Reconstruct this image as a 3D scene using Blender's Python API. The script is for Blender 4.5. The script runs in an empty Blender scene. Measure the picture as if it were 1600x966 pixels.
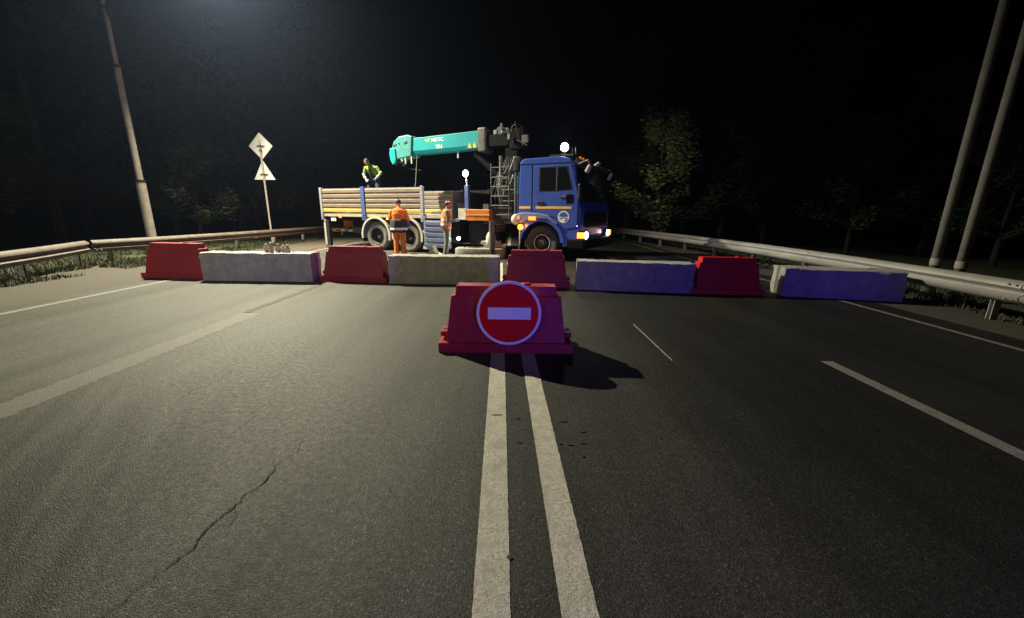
import bpy, bmesh, math, random
from mathutils import Vector, Matrix, noise
R = math.radians
C = bpy.context.scene.collection
S = bpy.context.scene
rnd = random.Random(7)

# ------------------------------------------------------------------ camera
cam_d = bpy.data.cameras.new('camera'); cam = bpy.data.objects.new('camera', cam_d); C.objects.link(cam)
cam_d.sensor_width = 36; cam_d.lens = 619 / 1600 * 36; cam_d.clip_start = .05; cam_d.clip_end = 2000
PITCH = math.atan(153 / 619)
rot = Matrix.Rotation(math.pi / 2 - PITCH, 4, 'X') @ Matrix.Rotation(0.010, 4, 'Z')
cam.matrix_world = Matrix.Translation((0, 0, 1.4)) @ rot
S.camera = cam

# ------------------------------------------------------------------ night sky
W = bpy.data.worlds.new('World'); S.world = W; W.use_nodes = True
nt = W.node_tree; nt.nodes.clear()
sky = nt.nodes.new('ShaderNodeTexSky'); sky.sky_type = 'NISHITA'; sky.sun_disc = False
sky.sun_elevation = R(-7); sky.sun_rotation = R(-40); sky.altitude = 100
bg = nt.nodes.new('ShaderNodeBackground'); bg.inputs['Strength'].default_value = .05
wo = nt.nodes.new('ShaderNodeOutputWorld')
nt.links.new(sky.outputs[0], bg.inputs[0]); nt.links.new(bg.outputs[0], wo.inputs[0])

S.view_settings.view_transform = 'Standard'; S.view_settings.look = 'None'
S.view_settings.exposure = 0; S.view_settings.gamma = 1
S.cycles.use_denoising = True
S.cycles.max_bounces = 6; S.cycles.sample_clamp_indirect = 4

def lamp(name, kind, loc, power, col, radius=.1, target=None, angle=120, blend=.5, parent=None):
    d = bpy.data.lights.new(name, kind); d.energy = power; d.color = col
    d.shadow_soft_size = radius
    o = bpy.data.objects.new(name, d); C.objects.link(o); o.location = loc
    if parent: o.parent = parent
    if kind == 'SPOT':
        d.spot_size = R(angle); d.spot_blend = blend
        if target is not None:
            v = Vector(target) - Vector(loc)
            o.rotation_euler = v.to_track_quat('-Z', 'Y').to_euler()
    return o

STREET_P = 27000
LAMP_COL = (1.0, .92, .67)
BLUE_P = 1050

# ------------------------------------------------------------------ materials
def mat(name, col, rough=.6, metal=0., var=.25, scale=6., bump=0., bscale=60., col2=None, spec=.5, coat=0., stretch=(1, 1, 1), emit=None, es=1., detail=6, grime=0., gcol=(.17, .14, .11), gscale=3.):
    m = bpy.data.materials.new(name); m.use_nodes = True
    n = m.node_tree.nodes; l = m.node_tree.links; b = n['Principled BSDF']
    b.inputs['Roughness'].default_value = rough; b.inputs['Metallic'].default_value = metal
    b.inputs['Specular IOR Level'].default_value = spec
    b.inputs['Coat Weight'].default_value = coat
    tc = n.new('ShaderNodeTexCoord'); mp = n.new('ShaderNodeMapping'); mp.inputs['Scale'].default_value = stretch
    l.new(tc.outputs['Object'], mp.inputs[0])
    nz = n.new('ShaderNodeTexNoise'); nz.inputs['Scale'].default_value = scale; nz.inputs['Detail'].default_value = detail
    nz.inputs['Roughness'].default_value = .65
    l.new(mp.outputs[0], nz.inputs[0])
    rp = n.new('ShaderNodeValToRGB'); rp.color_ramp.elements[0].position = .32; rp.color_ramp.elements[1].position = .68
    c2 = col2 if col2 else tuple(c * (1 - var) for c in col)
    rp.color_ramp.elements[0].color = (*c2, 1); rp.color_ramp.elements[1].color = (*col, 1)
    l.new(nz.outputs[0], rp.inputs[0]); l.new(rp.outputs[0], b.inputs['Base Color'])
    if grime:
        # dust, scuffs and run marks lying on the surface
        masks = []
        for sc_, st_, lo, hi in ((gscale, (1, 1, 1), .48, .74), (gscale * 3, (2.6, 2.6, .35), .54, .72), (gscale * 7, (.35, 1, 2.2), .62, .70)):
            m2 = n.new('ShaderNodeMapping'); m2.inputs['Scale'].default_value = st_; l.new(tc.outputs['Object'], m2.inputs[0])
            n2 = n.new('ShaderNodeTexNoise'); n2.inputs['Scale'].default_value = sc_; n2.inputs['Detail'].default_value = 9; n2.inputs['Roughness'].default_value = .7
            l.new(m2.outputs[0], n2.inputs[0])
            r2 = n.new('ShaderNodeMapRange'); r2.inputs[1].default_value = lo; r2.inputs[2].default_value = hi; r2.inputs[3].default_value = 0; r2.inputs[4].default_value = grime
            l.new(n2.outputs[0], r2.inputs[0]); masks.append(r2.outputs[0])
        acc = masks[0]
        for q in masks[1:]:
            mm = n.new('ShaderNodeMath'); mm.operation = 'MAXIMUM'; l.new(acc, mm.inputs[0]); l.new(q, mm.inputs[1]); acc = mm.outputs[0]
        mg = n.new('ShaderNodeMix'); mg.data_type = 'RGBA'; l.new(acc, mg.inputs[0]); l.new(rp.outputs[0], mg.inputs[6]); mg.inputs[7].default_value = (*gcol, 1)
        l.new(mg.outputs[2], b.inputs['Base Color'])
    if bump:
        nb = n.new('ShaderNodeTexNoise'); nb.inputs['Scale'].default_value = bscale; nb.inputs['Detail'].default_value = 5
        l.new(tc.outputs['Object'], nb.inputs[0])
        bp = n.new('ShaderNodeBump'); bp.inputs['Strength'].default_value = bump; bp.inputs['Distance'].default_value = .01
        l.new(nb.outputs[0], bp.inputs['Height']); l.new(bp.outputs[0], b.inputs['Normal'])
    if emit:
        b.inputs['Emission Color'].default_value = (*emit, 1); b.inputs['Emission Strength'].default_value = es
    return m

def asphalt_mat(name, base=.034, line=None, wear=.5):
    m = bpy.data.materials.new(name); m.use_nodes = True
    n = m.node_tree.nodes; l = m.node_tree.links; b = n['Principled BSDF']
    g = n.new('ShaderNodeNewGeometry')
    def noise_(scale, detail=4, stretch=None, rough=.6):
        t = n.new('ShaderNodeTexNoise'); t.inputs['Scale'].default_value = scale; t.inputs['Detail'].default_value = detail
        t.inputs['Roughness'].default_value = rough
        if stretch:
            mp = n.new('ShaderNodeMapping'); mp.inputs['Scale'].default_value = stretch
            l.new(g.outputs['Position'], mp.inputs[0]); l.new(mp.outputs[0], t.inputs[0])
        else: l.new(g.outputs['Position'], t.inputs[0])
        return t.outputs[0]
    def math_(op, a, c, clamp=False):
        x = n.new('ShaderNodeMath'); x.operation = op; x.use_clamp = clamp
        for i, v in enumerate((a, c)):
            if isinstance(v, (int, float)): x.inputs[i].default_value = v
            else: l.new(v, x.inputs[i])
        return x.outputs[0]
    def ramp(v, a, c, pa, pc):
        r = n.new('ShaderNodeMapRange'); r.inputs[1].default_value = a; r.inputs[2].default_value = c
        r.inputs[3].default_value = pa; r.inputs[4].default_value = pc; l.new(v, r.inputs[0]); return r.outputs[0]
    vor = n.new('ShaderNodeTexVoronoi'); vor.inputs['Scale'].default_value = 170; l.new(g.outputs['Position'], vor.inputs[0])
    sep = n.new('ShaderNodeSeparateColor'); l.new(vor.outputs['Color'], sep.inputs[0])
    stone = ramp(sep.outputs[0], 0, 1, .62, 1.45)
    spark = ramp(sep.outputs[1], .93, .96, 1.0, 2.3)
    stone = math_('MULTIPLY', stone, spark)
    tracks = ramp(noise_(1.0, 5, (1.6, .10, 1)), .3, .7, .60, 1.30)
    blot = ramp(noise_(.55, 6), .3, .7, .82, 1.16)
    fine = ramp(noise_(45, 5), .3, .7, .78, 1.2)
    v = math_('MULTIPLY', math_('MULTIPLY', stone, tracks), math_('MULTIPLY', blot, fine))
    v = math_('MULTIPLY', v, base)
    # rubber tyre streaks across the near left lane, plus dimmer lamplight painted in
    mr = n.new('ShaderNodeMapping'); mr.inputs['Rotation'].default_value = (0, 0, R(-31)); l.new(g.outputs['Position'], mr.inputs[0])
    ms = n.new('ShaderNodeMapping'); ms.inputs['Scale'].default_value = (7, .35, 1); l.new(mr.outputs[0], ms.inputs[0])
    rn = n.new('ShaderNodeTexNoise'); rn.inputs['Scale'].default_value = 1; rn.inputs['Detail'].default_value = 3; l.new(ms.outputs[0], rn.inputs[0])
    sy = n.new('ShaderNodeSeparateXYZ'); l.new(g.outputs['Position'], sy.inputs[0])
    near = math_('MULTIPLY', ramp(sy.outputs[0], -2.0, -1.25, 1, 0), ramp(sy.outputs[1], 2.2, 3.4, 1, 0))
    v = math_('MULTIPLY', v, math_('SUBTRACT', 1, math_('MULTIPLY', near, ramp(rn.outputs[0], .38, .6, .15, .62))))
    # lamp falloff painted into the asphalt: colour darkens right of the centre lines
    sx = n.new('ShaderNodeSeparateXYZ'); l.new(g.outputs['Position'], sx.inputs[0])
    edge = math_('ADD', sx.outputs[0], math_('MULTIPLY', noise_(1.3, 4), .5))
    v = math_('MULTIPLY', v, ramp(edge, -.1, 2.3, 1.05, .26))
    tint = n.new('ShaderNodeMix'); tint.data_type = 'RGBA'; tint.blend_type = 'MULTIPLY'; tint.inputs[0].default_value = 1
    cmb = n.new('ShaderNodeCombineColor')
    for i in range(3): l.new(v, cmb.inputs[i])
    l.new(cmb.outputs[0], tint.inputs[6]); tint.inputs[7].default_value = (1.0, 1.0, .88, 1)
    col = tint.outputs[2]
    if line:
        w1 = ramp(noise_(9, 8, None, .7), .5 - .25 * wear, .62 - .1 * wear, wear * .75, 0.03)
        w2 = ramp(noise_(75, 4), .36, .6, wear * .8, .0)
        cov = math_('SUBTRACT', 1, math_('MAXIMUM', w1, w2), True)
        mx = n.new('ShaderNodeMix'); mx.data_type = 'RGBA'; l.new(cov, mx.inputs[0]); l.new(col, mx.inputs[6])
        mx.inputs[7].default_value = (*line, 1); col = mx.outputs[2]
    l.new(col, b.inputs['Base Color'])
    b.inputs['Specular IOR Level'].default_value = .13
    l.new(ramp(noise_(25, 4), .3, .7, .50, .66), b.inputs['Roughness'])
    hgt = math_('ADD', math_('MULTIPLY', vor.outputs['Distance'], -.9), math_('MULTIPLY', noise_(70, 5), .9))
    bp = n.new('ShaderNodeBump'); bp.inputs['Strength'].default_value = .5; bp.inputs['Distance'].default_value = .004
    l.new(hgt, bp.inputs['Height']); l.new(bp.outputs[0], b.inputs['Normal'])
    return m

def metal_dirty(name, col, rough=.45, metal=0., dirt=(.09, .075, .055), amt=.5, bump=.1, coat=0.):
    """painted metal with road dust collecting in patches"""
    return mat(name, col, rough, metal, scale=5, bump=bump, bscale=35, col2=tuple(c * (1 - amt) + d * amt for c, d in zip(col, dirt)), coat=coat)

M = {}
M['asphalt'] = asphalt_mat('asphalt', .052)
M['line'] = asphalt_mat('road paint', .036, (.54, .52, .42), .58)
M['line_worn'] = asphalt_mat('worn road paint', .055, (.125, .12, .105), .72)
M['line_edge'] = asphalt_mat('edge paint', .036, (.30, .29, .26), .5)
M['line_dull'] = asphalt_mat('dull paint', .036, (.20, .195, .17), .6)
M['crack'] = mat('crack tar', (.006, .006, .006), .9)
M['seam'] = mat('seam tar', (.022, .021, .02), .8, var=.5, scale=14)
M['gravel'] = mat('gravel', (.062, .055, .042), .95, var=.5, scale=22, bump=1., bscale=55, detail=10)
M['ground'] = mat('verge soil', (.055, .055, .03), .95, col2=(.03, .04, .015), scale=3, bump=.8, bscale=18)
M['grass'] = mat('grass blades', (.04, .056, .016), .8, col2=(.05, .048, .022), scale=2)
M['red'] = mat('red plastic', (.36, .008, .022), .45, spec=.25, grime=.34, gcol=(.20, .07, .07), var=.3, scale=4, bump=.12, bscale=30)
M['red_dusty'] = mat('dusty red plastic', (.30, .014, .028), .6, grime=.4, gcol=(.19, .09, .075), spec=.2, col2=(.25, .025, .03), scale=5, bump=.12, bscale=30)
M['red_deep'] = mat('deep red plastic', (.26, .005, .022), .5, grime=.35, gcol=(.15, .05, .05), spec=.25, var=.3, scale=4, bump=.12, bscale=30)
M['red_bright'] = mat('bright red plastic', (.50, .006, .010), .45, grime=.25, gcol=(.28, .06, .05), spec=.25, var=.22, scale=4, bump=.1, bscale=30)
M['hole'] = mat('dark hole', (.01, .008, .008), .9)
M['conc'] = mat('concrete', (.34, .325, .285), .9, col2=(.22, .205, .175), scale=7, bump=1., bscale=28, detail=10, grime=.55, gcol=(.10, .085, .065), gscale=2.5)
M['conc_pale'] = mat('pale concrete', (.36, .35, .33), .9, col2=(.24, .23, .22), scale=6, bump=1., bscale=26, detail=10, grime=.5, gcol=(.11, .095, .08), gscale=2.5)
M['conc_dark'] = mat('dark concrete', (.30, .30, .30), .9, col2=(.19, .19, .20), scale=6, bump=1., bscale=26, detail=10, grime=.5, gcol=(.09, .08, .075), gscale=2.5)
M['sign_red'] = mat('sign red', (.68, .003, .003), .4, spec=.12, var=.12, scale=5)
M['sign_white'] = mat('sign white', (.82, .82, .80), .35, var=.06)
M['galv'] = mat('galvanised steel', (.46, .45, .42), .5, .35, var=.35, scale=9, bump=.15, bscale=40)
M['rail'] = mat('guardrail steel', (.40, .39, .37), .55, .25, var=.4, scale=4, bump=.15, bscale=30, stretch=(1, .3, 1))
M['rail_rust'] = mat('weathered guardrail', (.125, .105, .09), .7, .1, col2=(.07, .055, .045), scale=5, bump=.25, bscale=30)
M['pole_conc'] = mat('pole concrete', (.25, .245, .235), .85, var=.3, scale=5, bump=.4, bscale=40)
M['pole_steel'] = mat('pole paint', (.40, .36, .31), .7, col2=(.26, .22, .18), scale=6, bump=.3, bscale=30)
M['sign_back'] = mat('sign back', (.80, .80, .76), .6, var=.12, scale=4)
M['blue'] = mat('cab blue', (.034, .085, .40), .34, var=.18, scale=4, coat=.2, grime=.35, gcol=(.10, .11, .17), gscale=2.)
M['blue_dk'] = mat('blue steel', (.035, .085, .33), .5, col2=(.08, .09, .14), scale=7)
M['fender'] = mat('grey blue fender',  (.10, .14, .34), .5, col2=(.12, .13, .20), scale=5)
M['board'] = mat('dusty sideboard', (.215, .16, .10), .7, col2=(.115, .093, .075), scale=5, bump=.2, bscale=30, stretch=(.5, 1, 2.5))
M['board_yellow'] = mat('yellow board', (.50, .35, .04), .6, col2=(.36, .26, .07), scale=6, stretch=(.6, 1, 2))
M['board_blue'] = mat('blue grey board', (.095, .13, .25), .6, col2=(.045, .065, .15), scale=8, stretch=(.6, 1, 2))
M['frame'] = mat('grey post', (.30, .30, .33), .6, col2=(.20, .21, .26), scale=7)
M['chassis'] = mat('chassis black', (.006, .006, .007), .7, var=.4, spec=.1, scale=5)
M['dark'] = mat('dark steel', (.016, .015, .015), .5, col2=(.035, .03, .028), scale=7, spec=.3)
M['mid'] = mat('worn grey steel', (.13, .13, .115), .5, .2, col2=(.06, .06, .055), scale=8)
M['pale'] = mat('pale painted steel', (.50, .48, .40), .6, col2=(.34, .33, .28), scale=6)
M['white'] = mat('white plate', (.62, .62, .58), .6, var=.2)
M['cream'] = mat('cream floor edge', (.40, .36, .27), .7, col2=(.27, .25, .2), scale=6)
M['rubber'] = mat('dusty tyre', (.17, .163, .137), .85, col2=(.065, .06, .055), scale=5, bump=.3, bscale=25)
M['rubber_dk'] = mat('tyre', (.05, .046, .04), .85, col2=(.028, .026, .024), scale=6)
M['rim'] = mat('dusty rim', (.05, .047, .04), .8, col2=(.03, .027, .024), scale=5)
M['rim_ring'] = mat('pale rim edge', (.50, .49, .44), .5, .2, var=.25)
M['teal'] = mat('crane turquoise', (.004, .28, .31), .5, var=.16, scale=3, spec=.3)
M['teal_dirty'] = mat('worn turquoise', (.02, .28, .28), .5, spec=.3, col2=(.07, .17, .16), scale=6)
M['lettering'] = mat('white lettering', (.78, .78, .72), .5, var=.15)
M['valve'] = mat('valve paint', (.30, .36, .30), .5, col2=(.12, .15, .13), scale=14)
M['ladder'] = mat('ladder steel', (.075, .072, .062), .55, col2=(.04, .04, .035), scale=8)
M['yellow'] = mat('yellow decal', (.75, .48, .04), .5, var=.15)
M['orange_steel'] = mat('orange beam', (.55, .17, .012), .5, col2=(.36, .11, .015), scale=6)
M['glass'] = mat('dark glass', (.008, .009, .010), .06, var=.1, spec=.5)
M['mirror'] = mat('mirror shell', (.55, .55, .50), .4, var=.2)
M['black_plastic'] = mat('black plastic', (.014, .014, .016), .45, var=.2)
M['lamp_on'] = mat('lit white lamp', (1, 1, 1), .5, emit=(1, .97, .86), es=45)
M['lamp_head'] = mat('lit headlight', (1, 1, 1), .5, emit=(1, .93, .95), es=25)
M['amber'] = mat('lit amber lens', (1, .35, .02), .4, emit=(1, .17, .01), es=3.5)
M['amber_hot'] = mat('bright amber lens', (1, .35, .02), .4, emit=(1, .20, .015), es=5)
M['amber_dim'] = mat('amber reflector', (1, .3, .02), .4, emit=(1, .25, .03), es=.12)
M['orange'] = mat('orange cloth', (.85, .19, .03), .9, col2=(.62, .12, .02), scale=9, bump=.5, bscale=14)
M['orange_dk'] = mat('orange trousers', (.66, .19, .035), .9, col2=(.45, .11, .02), scale=7, bump=.5, bscale=12)
M['hivis'] = mat('yellow vest', (.13, .22, .022), .8, var=.25, scale=9, bump=.4, bscale=14)
M['strip'] = mat('reflective strip', (.70, .70, .74), .4, var=.15)
M['navy'] = mat('navy cloth', (.012, .018, .04), .9, var=.4, scale=9, bump=.4, bscale=14)
M['jacket'] = mat('dark green jacket', (.026, .03, .026), .9, var=.4, scale=9, bump=.5, bscale=14)
M['grey_cloth'] = mat('grey trousers', (.20, .21, .17), .9, col2=(.12, .13, .11), scale=9, bump=.5, bscale=12)
M['skin'] = mat('skin', (.40, .22, .15), .6, var=.15)
M['glove'] = mat('pale glove', (.42, .42, .62), .8, var=.2)
M['hair'] = mat('dark hair', (.012, .010, .008), .7, var=.3)
M['cap'] = mat('dark cap', (.05, .045, .04), .8, col2=(.16, .15, .13), scale=12)
M['red_helmet'] = mat('red helmet', (.62, .05, .03), .4, var=.15)
M['boot'] = mat('boots', (.02, .018, .015), .8, var=.3)
M['bark'] = mat('bark', (.045, .036, .028), .95, var=.5, scale=6, bump=.8, bscale=14)
M['leaf_a'] = mat('leaf', (.034, .052, .014), .7, col2=(.024, .038, .010), scale=1.2)
M['leaf_lit'] = mat('lit leaf', (.10, .13, .025), .6, col2=(.06, .09, .018), scale=1.2)  # brighter green stands in for lamplight on the tree by the cab
M['leaf_b'] = mat('dark leaf', (.030, .040, .013), .75, col2=(.024, .028, .009), scale=1.0)
M['plastic_clear'] = mat('clear plastic', (.55, .42, .32), .12, var=.3)
M['slab'] = mat('grey slab', (.27, .26, .24), .9, var=.3, bump=.5, bscale=24)
M['board_pale'] = mat('pale wood', (.52, .50, .44), .8, var=.15)

# ------------------------------------------------------------------ mesh helpers
def new(): return bmesh.new()
def box(bm, x0, x1, y0, y1, z0, z1):
    v = [bm.verts.new((x, y, z)) for z in (z0, z1) for y in (y0, y1) for x in (x0, x1)]
    for f in ((0, 2, 3, 1), (4, 5, 7, 6), (0, 1, 5, 4), (1, 3, 7, 5), (3, 2, 6, 7), (2, 0, 4, 6)): bm.faces.new([v[i] for i in f])
    return v
def loft(bm, rings, cap=True):
    vs = [[bm.verts.new(p) for p in r] for r in rings]
    n = len(vs[0])
    for a, b in zip(vs, vs[1:]):
        for i in range(n): bm.faces.new((a[i], a[(i + 1) % n], b[(i + 1) % n], b[i]))
    if cap:
        bm.faces.new(vs[0][::-1]); bm.faces.new(vs[-1])
    return vs
def frame_of(d):
    d = d.normalized(); u = d.cross(Vector((0, 0, 1)))
    if u.length < 1e-3: u = d.cross(Vector((1, 0, 0)))
    u.normalize(); return u, d.cross(u).normalized()
def tube(bm, pts, rad, n=8):
    pts = [Vector(p) for p in pts]
    if not isinstance(rad, (list, tuple)): rad = [rad] * len(pts)
    rings = []
    for i, p in enumerate(pts):
        d = pts[min(i + 1, len(pts) - 1)] - pts[max(i - 1, 0)]
        u, w = frame_of(d)
        rings.append([p + (u * math.cos(2 * math.pi * k / n) + w * math.sin(2 * math.pi * k / n)) * rad[i] for k in range(n)])
    loft(bm, rings)
def lathe(bm, prof, axis='y', n=28, c=(0, 0, 0), cap=True):
    rings = []
    for r, h in prof:
        ring = []
        for k in range(n):
            a = 2 * math.pi * k / n
            if axis == 'y': p = (c[0] + r * math.cos(a), c[1] + h, c[2] + r * math.sin(a))
            elif axis == 'x': p = (c[0] + h, c[1] + r * math.cos(a), c[2] + r * math.sin(a))
            else: p = (c[0] + r * math.cos(a), c[1] + r * math.sin(a), c[2] + h)
            ring.append(p)
        rings.append(ring)
    loft(bm, rings, cap)
def prism(bm, poly, y0, y1, inset=0.):
    """polygon in (x, z) extruded along y"""
    loft(bm, [[(x, y0, z) for x, z in poly], [(x, y1, z) for x, z in poly]])
def ball(bm, c, r, sc=(1, 1, 1), seg=14, rings=9):
    mtx = Matrix.Translation(c) @ Matrix.Diagonal((*sc, 1))
    bmesh.ops.create_uvsphere(bm, u_segments=seg, v_segments=rings, radius=r, matrix=mtx)
def cone_seg(bm, a, b, ra, rb, n=12):
    """tapered limb piece with round ends"""
    a, b = Vector(a), Vector(b); d = b - a; L = d.length; d.normalize(); u, w = frame_of(d)
    rings = []
    for t in (-85, -50, -20): rings.append((a + d * ra * math.sin(R(t)), ra * math.cos(R(t))))
    for t in (20, 50, 85): rings.append((b + d * rb * math.sin(R(t)), rb * math.cos(R(t))))
    loft(bm, [[p + (u * math.cos(2 * math.pi * k / n) + w * math.sin(2 * math.pi * k / n)) * r for k in range(n)] for p, r in rings])

def obj(name, bm, m, parent=None, bevel=0., smooth=False, label=None, segs=2):
    bmesh.ops.recalc_face_normals(bm, faces=bm.faces)
    me = bpy.data.meshes.new(name); bm.to_mesh(me); bm.free()
    for x in (m if isinstance(m, (list, tuple)) else [m]): me.materials.append(x)
    if smooth:
        me.shade_smooth()
    o = bpy.data.objects.new(name, me); C.objects.link(o)
    if parent: o.parent = parent
    if bevel:
        b = o.modifiers.new('bevel', 'BEVEL'); b.width = bevel; b.segments = segs; b.limit_method = 'ANGLE'; b.angle_limit = R(35)
    if label: o['label'] = label
    return o
def pieces(name, bm, m, parent=None, **k):
    """every loose piece of bm becomes an object of its own"""
    bm.verts.ensure_lookup_table(); seen = set(); out = []
    for v0 in bm.verts:
        if v0 in seen: continue
        isl = []; st = [v0]; seen.add(v0)
        while st:
            v = st.pop(); isl.append(v)
            for e in v.link_edges:
                w = e.other_vert(v)
                if w not in seen: seen.add(w); st.append(w)
        ix = {v: i for i, v in enumerate(isl)}; fs = {f for v in isl for f in v.link_faces}
        nb = bmesh.new(); nv = [nb.verts.new(v.co) for v in isl]
        for f in fs: nb.faces.new([nv[ix[v]] for v in f.verts])
        out.append(obj(name, nb, m, parent, **k))
    bm.free(); return out
def smooth_angle(o, deg=40):
    me = o.data
    me.shade_smooth()
    me.set_sharp_from_angle(angle=R(deg))
    return o
def tag(o, label, cat, group=None):
    o['label'] = label; o['category'] = cat
    if group: o['group'] = group
    return o
def thing(name, label, cat, loc=(0, 0, 0), rz=0., group=None):
    o = bpy.data.objects.new(name, None); C.objects.link(o); o.empty_display_size = .2
    o.location = loc; o.rotation_euler = (0, 0, rz)
    return tag(o, label, cat, group)
def structure(name, bm, m, **k):
    o = obj(name, bm, m, **k); o['kind'] = 'structure'; return o
def dup(root, loc, rz=0., label=None, scale=None, matswap=None):
    r = root.copy(); C.objects.link(r); r.location = loc; r.rotation_euler = (0, 0, rz)
    if scale: r.scale = scale
    if label: r['label'] = label
    for ch in list(root.children):
        if ch.type == 'LIGHT': continue
        c = ch.copy(); C.objects.link(c); c.parent = r
        for g in list(ch.children):
            d = g.copy(); C.objects.link(d); d.parent = c
    return r
def text_mesh(txt, size, extrude, m, name, parent, loc, rot_, sx=1.):
    cu = bpy.data.curves.new(name, 'FONT'); cu.body = txt; cu.size = size; cu.extrude = extrude
    cu.offset = size * .018
    t = bpy.data.objects.new(name, cu); C.objects.link(t)
    dg = bpy.context.evaluated_depsgraph_get()
    me = bpy.data.meshes.new_from_object(t.evaluated_get(dg))
    bpy.data.objects.remove(t); bpy.data.curves.remove(cu)
    me.materials.clear(); me.materials.append(m)
    o = bpy.data.objects.new(name, me); C.objects.link(o); o.parent = parent; o.location = loc; o.rotation_euler = rot_; o.scale = (sx, 1, 1)
    return o

# ------------------------------------------------------------------ ground and road
def strip(bm, x0, x1, y0, y1, z, n=1, jit=0., rng=rnd, sh=0.):
    """flat strip along y with slightly ragged long edges"""
    L = []; Rr = []
    for i in range(n + 1):
        y = y0 + (y1 - y0) * i / n
        q = sh * (y - 1.1)
        L.append(bm.verts.new((x0 + q + rng.uniform(-jit, jit), y, z))); Rr.append(bm.verts.new((x1 + q + rng.uniform(-jit, jit), y, z)))
    for i in range(n): bm.faces.new((L[i], Rr[i], Rr[i + 1], L[i + 1]))

bm = new(); strip(bm, -160, 160, -80, 320, -.03); structure('ground', bm, M['ground'])
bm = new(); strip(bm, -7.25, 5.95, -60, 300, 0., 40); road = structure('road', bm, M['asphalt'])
bm = new(); strip(bm, -10.2, -7.2, -60, 200, -.006, 160, .12); structure('shoulder', bm, M['gravel'])
bm = new(); strip(bm, 5.9, 7.2, -60, 200, -.006, 160, .10); structure('shoulder', bm, M['gravel'])

def marking(name, x0, x1, y0, y1, m, z=.004, jit=.0014, sh=0.):
    bm = new(); strip(bm, x0, x1, y0, y1, z, max(2, int((y1 - y0) / .022) if y1 - y0 < 14 else 300), jit, sh=sh)
    return obj(name, bm, m, road)
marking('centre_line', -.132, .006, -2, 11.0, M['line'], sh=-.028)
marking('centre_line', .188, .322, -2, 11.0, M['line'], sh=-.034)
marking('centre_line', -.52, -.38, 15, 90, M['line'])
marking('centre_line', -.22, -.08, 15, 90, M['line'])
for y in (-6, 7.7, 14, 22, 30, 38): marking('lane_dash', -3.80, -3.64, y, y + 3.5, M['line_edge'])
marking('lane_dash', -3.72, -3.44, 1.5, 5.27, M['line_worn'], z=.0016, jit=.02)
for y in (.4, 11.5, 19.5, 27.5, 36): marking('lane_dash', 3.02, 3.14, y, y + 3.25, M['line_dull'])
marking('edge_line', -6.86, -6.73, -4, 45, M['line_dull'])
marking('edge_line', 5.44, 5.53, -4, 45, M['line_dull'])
bm = new(); strip(bm, 1.555, 1.572, 3.62, 4.9, .004, 16, .003); o = obj('scratch_line', bm, M['line_edge'], road)
bm = new(); strip(bm, -3.72, -3.63, 5.3, 7.6, .0045, 60, .018); obj('seam', bm, M['seam'], road)
def crack(pts, w, name='crack'):
    bm = new(); prev = None; P = [Vector((*p, .005)) for p in pts]
    fine = []
    for a, b in zip(P, P[1:]):
        n_ = max(2, int((b - a).length / .02))
        for i in range(n_): fine.append(a.lerp(b, i / n_))
    fine.append(P[-1])
    for i, p in enumerate(fine):
        t = i / (len(fine) - 1)
        p = p + Vector((noise.noise(Vector((p.y * 9, 1.3, 0))) * .05 + noise.noise(Vector((p.y * 40, 7, 0))) * .02, 0, 0))
        ww = w * (.35 + .9 * abs(noise.noise(Vector((p.y * 14, 3, 0))))) * min(1, 6 * t, 6 * (1 - t)) + .0006
        a = bm.verts.new((p.x - ww, p.y, .005)); b = bm.verts.new((p.x + ww, p.y, .005))
        if prev: bm.faces.new((prev[0], prev[1], b, a))
        prev = (a, b)
    obj(name, bm, M['crack'], road)
crack([(-1.31, 2.0), (-1.33, 1.72), (-1.33, 1.5), (-1.37, 1.2)], .0062)
crack([(-1.37, 1.22), (-1.42, 1.12), (-1.41, 1.0)], .002)
crack([(-1.335, 1.62), (-1.27, 1.58), (-1.24, 1.50)], .0016)
crack([(-1.35, 1.40), (-1.43, 1.36), (-1.50, 1.28)], .0014)
crack([(-1.31, 2.0), (-1.28, 2.14), (-1.30, 2.25)], .0016)
crack([(-2.5, 3.3), (-2.46, 3.1), (-2.52, 2.9), (-2.48, 2.7)], .0015)
crack([(1.2, 2.9), (1.24, 2.6), (1.2, 2.3), (1.23, 2.0)], .0013)
def blot(x, y, a, b, seed):
    bm = new(); vs = []
    for k in range(14):
        t = 2 * math.pi * k / 14; r = 1 + .35 * noise.noise(Vector((math.cos(t) * 2, math.sin(t) * 2, seed)))
        vs.append(bm.verts.new((x + a * r * math.cos(t), y + b * r * math.sin(t), .0052)))
    bm.faces.new(vs); obj('oil_spot', bm, M['seam'], road)
for i, (x, y, a, b) in enumerate([(.045, 2.50, .022, .016), (.36, 2.46, .028, .012), (.47, 2.33, .022, .01), (.31, 2.19, .014, .01), (.37, 2.18, .02, .012), (.45, 2.2, .018, .008), (.05, 2.2, .02, .01), (-.10, 2.53, .045, .008), (.0, 1.35, .012, .01), (.43, 2.06, .012, .008)]): blot(x, y, a, b, i * 3.1)
crack([(-1.3, 5.08), (-1.1, 5.16), (-.95, 5.2), (-.85, 5.32)], .012, 'tar_mark')

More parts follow.
